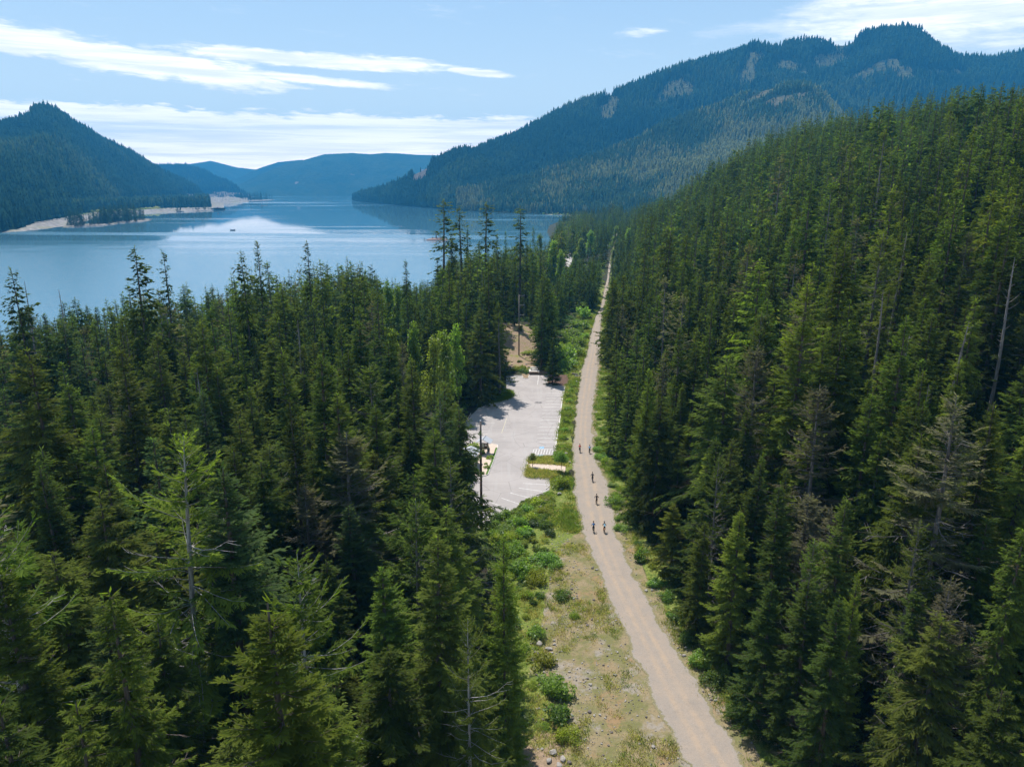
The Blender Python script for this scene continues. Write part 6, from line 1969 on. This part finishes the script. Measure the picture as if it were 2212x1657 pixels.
m_car = plain("car_silver", (.5, .52, .55), .35, .3, var=.03); m_carr = plain("car_red", (.32, .05, .04), .35, var=.03)
vehicle(150, 471.5, 15, "truck", "white box truck on the lakeside road by the treed spit", m_wht)
vehicle(141, 473.5, 4.8, "car", "silver car behind the white truck on the lakeside road", m_car)
vehicle(470, 450.3, 8, "truck", "reddish truck at the tip of the gravel point", m_carr)
# pylon on the headland crest
x, y, z = at_range(1017, 332, 2960)
zt = at_range(1017, 309, 2960)[2]; hh = zt - z + 12
e = empty("pylon", (x, y, z - 12))
m_lat = plain("lattice_steel", (.25, .27, .29), .6, .2)
mb = MB(); b0, b1 = 5.2, 1.0
for sx in (-1, 1):
    for sy in (-1, 1):
        mb.cyl((sx * b0, sy * b0, 0), (sx * b1, sy * b1, hh * .8), .42, .35, 4); mb.cyl((sx * b1, sy * b1, hh * .8), (0, 0, hh), .3, .2, 4)
for k in range(6):
    f0, f1 = k / 6 * .8, (k + 1) / 6 * .8
    a0, a1 = b0 + (b1 - b0) * f0 / .8, b0 + (b1 - b0) * f1 / .8
    for s in (-1, 1):
        mb.cyl((s * a0, -a0, hh * f0), (-s * a1, -a1, hh * f1), .2, .2, 3); mb.cyl((s * a0, a0, hh * f0), (-s * a1, a1, hh * f1), .2, .2, 3)
mb.build("tower", m_lat, e)
for f, w_ in ((.66, 9), (.80, 11), (.92, 7)):
    mb = MB(); mb.cyl((-w_, 0, hh * f), (w_, 0, hh * f), .32, .32, 4); mb.cyl((-w_, 0, hh * f), (0, 0, hh * f + 2.2), .2, .2, 3); mb.cyl((w_, 0, hh * f), (0, 0, hh * f + 2.2), .2, .2, 3); mb.build("crossarm", m_lat, e)
tag(e, "steel lattice power pylon on the crest of the rocky headland", "pylon")

# ================================================================== ground cover near the trail
rng = np.random.default_rng(51)
def tuft(seed, n=26, h=.34, spread=.26):
    r = np.random.default_rng(seed)
    P0 = np.stack([r.normal(0, spread, n), r.normal(0, spread, n), np.zeros(n)], 1)
    D = dirv(r.uniform(0, 6.28, n), r.uniform(.7, 1.45, n))
    V, F = kites(P0, D, h * r.uniform(.5, 1.4, n), np.full(n, .045), r, .3)
    me = mesh_np("grass_tuft", V, F, [m_leaf]); attr_f(me, "tip", np.tile([0., .4, 1., .4], n)); return me
TU = [tuft(s) for s in (1, 2, 3)]
GC = [(.15, .18, .045), (.28, .245, .11), (.10, .145, .028), (.33, .28, .16)]
cG = proto_collection("grass_kind", [(m, c) for m in TU for c in GC])
N = 26000
Yr = 45 + (rng.random(N) ** 1.4) * 330
side = rng.random(N)
Xr = np.where(side < .62, t_left(Yr) - rng.random(N) * np.where(Yr < 112, np.maximum(t_left(Yr) - v_left(Yr) + 3.5, 3), 8.5), t_right(Yr) + rng.random(N) ** .8 * 6.0)
nz = fbm(Xr / 3.2, Yr / 3.2, 91, 4)
ed = np.where(side < .62, t_left(Yr) - Xr, Xr - t_right(Yr))
ok = (rng.random(N) < np.clip((nz - np.where(Yr > 106, .34, .45)) * 4.2, .02, 1)) & (ed > .25) & ~in_poly(Xr, Yr, LOT)
for poly in (zw(LI), zw([(890,268),(1040,268),(1060,330),(1024,358),(930,350),(882,338)])):
    ok &= ~in_poly(Xr, Yr, poly)
Xr, Yr, nz = Xr[ok], Yr[ok], nz[ok]
fresh = np.where(Yr > 108, .72, .12) + np.where(Xr > t_c(Yr), .2, 0) + (nz - .5) * 1.2
ci = np.where(rng.random(len(Xr)) < fresh, np.where(rng.random(len(Xr)) < .5, 0, 2), np.where(rng.random(len(Xr)) < .6, 1, 3))
s = rng.uniform(.6, 1.5, len(Xr)) * np.where(Yr > 108, 1.25, 1.0)
li = zw(LI)
lx0 = rng.uniform(min(p[0] for p in li), max(p[0] for p in li), 1600); ly0 = rng.uniform(min(p[1] for p in li), max(p[1] for p in li), 1600)
pth = zw([(730,972),(1032,990),(1030,1048),(722,1020)])
k_ = in_poly(lx0, ly0, li) & ~in_poly(lx0, ly0, pth)
Xg = np.concatenate([Xr, lx0[k_]]); Yg_ = np.concatenate([Yr, ly0[k_]]); Zg = np.concatenate([ground_z(Xr, Yr) - .03, np.full(k_.sum(), .12)])
ci = np.concatenate([ci, rng.choice([0, 1, 2, 3, 3, 1], k_.sum())]); s = np.concatenate([s, rng.uniform(.8, 1.8, k_.sum())])
gb = zw([(420,498),(520,480),(580,460),(608,437),(604,412),(580,394),(520,386),(440,420)])
bx0 = rng.uniform(min(p[0] for p in gb), max(p[0] for p in gb), 1500); by0 = rng.uniform(min(p[1] for p in gb), max(p[1] for p in gb), 1500)
k_ = in_poly(bx0, by0, gb)
Xg = np.concatenate([Xg, bx0[k_]]); Yg_ = np.concatenate([Yg_, by0[k_]]); Zg = np.concatenate([Zg, np.full(k_.sum(), .11)])
ci = np.concatenate([ci, np.full(k_.sum(), 2)]); s = np.concatenate([s, rng.uniform(.9, 1.8, k_.sum())])
mass("grass", cG, np.stack([Xg, Yg_, Zg], 1), rng.uniform(0, 6.28, len(Xg)), np.repeat(s[:, None], 3, 1), rng.integers(0, 3, len(Xg)) * 4 + ci, "patchy green and dry grass beside the trail and on the islands")
# stones
cS = proto_collection("stone_kind", [(m, (0, 0, 0)) for m in ROCKS])
N = 5200
Yr = 46 + rng.random(N) ** 1.5 * 70
Xr = np.where(rng.random(N) < .8, t_left(Yr) - rng.random(N) * (t_left(Yr) - v_left(Yr) + 2.0), t_right(Yr) + rng.random(N) * 2.2)
nz = fbm(Xr / 4, Yr / 4, 131, 4)
ok = rng.random(N) < np.clip((nz - .42) * 5, .06, 1)
Xr, Yr = Xr[ok], Yr[ok]; sz = .045 + rng.exponential(.045, len(Xr)); sz = np.minimum(sz, .32)
mass("gravel", cS, np.stack([Xr, Yr, ground_z(Xr, Yr) + sz * .2], 1), rng.uniform(0, 6.28, len(Xr)), np.stack([sz, sz * .8, sz * .6], 1), rng.integers(0, 5, len(Xr)), "loose grey stones scattered over the verge left of the trail")
# undergrowth: low bushes on the forest floor, thick along the edges
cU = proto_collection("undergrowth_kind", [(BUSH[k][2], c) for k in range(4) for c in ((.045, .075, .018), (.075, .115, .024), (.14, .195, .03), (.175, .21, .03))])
X, Y, r_ = fill(-150, 170, 40, 560, 2.4, 71)
d = X - t_c(Y); lm = np.interp(Y, lot_ys, LMX)
keepn = (Y < 330) | (np.abs(d) < 22)
edge_l = np.where(Y < 112, v_left(Y) - .4, np.where(Y < 246, np.minimum(lm - .6, t_left(Y) - 1.5), t_left(Y) - 1.2))
ok = (np.abs(X) < .8 * Y + 8) & ((X < edge_l) | (X > t_right(Y) + np.interp(Y, [40, 110, 125, 330], [2.2, 2.6, 2.6, 1.5]))) & ~in_poly(X, Y, LOT)
ok &= np.where(np.hypot((X - on_z(1122, 735, 4)[0]) / 8.0, (Y - on_z(1122, 735, 4)[1]) / 27.0) < 1, r_.random(len(X)) < .10, True)
ok &= keepn
ok &= ~((np.hypot(X - on_z(1180, 1625)[0], Y - on_z(1180, 1625)[1])) < 3.2)
ed = np.where(X < t_c(Y), edge_l - X, X - t_right(Y) - 3)
ok &= r_.random(len(X)) < np.where(ed < 7, .9, .62)
X, Y, ed = X[ok], Y[ok], ed[ok]
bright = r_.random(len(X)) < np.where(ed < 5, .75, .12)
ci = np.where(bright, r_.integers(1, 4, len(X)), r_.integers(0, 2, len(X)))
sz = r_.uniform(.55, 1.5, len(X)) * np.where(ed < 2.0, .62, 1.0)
Pm = [np.stack([X, Y, ground_z(X, Y) - .05], 1)]; Sm = [np.stack([sz, sz, sz * r_.uniform(.55, 1.1, len(X))], 1)]; Im = [r_.integers(0, 4, len(X)) * 4 + ci]
# the bushy slope between the bays and the verge
GPa = np.array([on_z(px, py) for px, py in ((1045,1150),(1110,1098),(1178,1062),(1196,1075),(1192,1110),(1150,1150),(1132,1190),(1180,1228),(1150,1290),(1095,1290),(1050,1225))])
X = r_.uniform(GPa[:, 0].min(), GPa[:, 0].max(), 900); Y = r_.uniform(GPa[:, 1].min(), GPa[:, 1].max(), 900)
k_ = in_poly(X, Y, GPa) & ~in_poly(X, Y, LOT); X, Y = X[k_], Y[k_]
sz = r_.uniform(.35, .95, len(X))
Pm.append(np.stack([X, Y, ground_z(X, Y) - .05], 1)); Sm.append(np.stack([sz, sz, sz * r_.uniform(.5, .9, len(X))], 1)); Im.append(r_.integers(0, 4, len(X)) * 4 + r_.choice([1, 2, 2, 3, 3], len(X)))
Pm, Sm, Im = np.concatenate(Pm), np.concatenate(Sm), np.concatenate(Im)
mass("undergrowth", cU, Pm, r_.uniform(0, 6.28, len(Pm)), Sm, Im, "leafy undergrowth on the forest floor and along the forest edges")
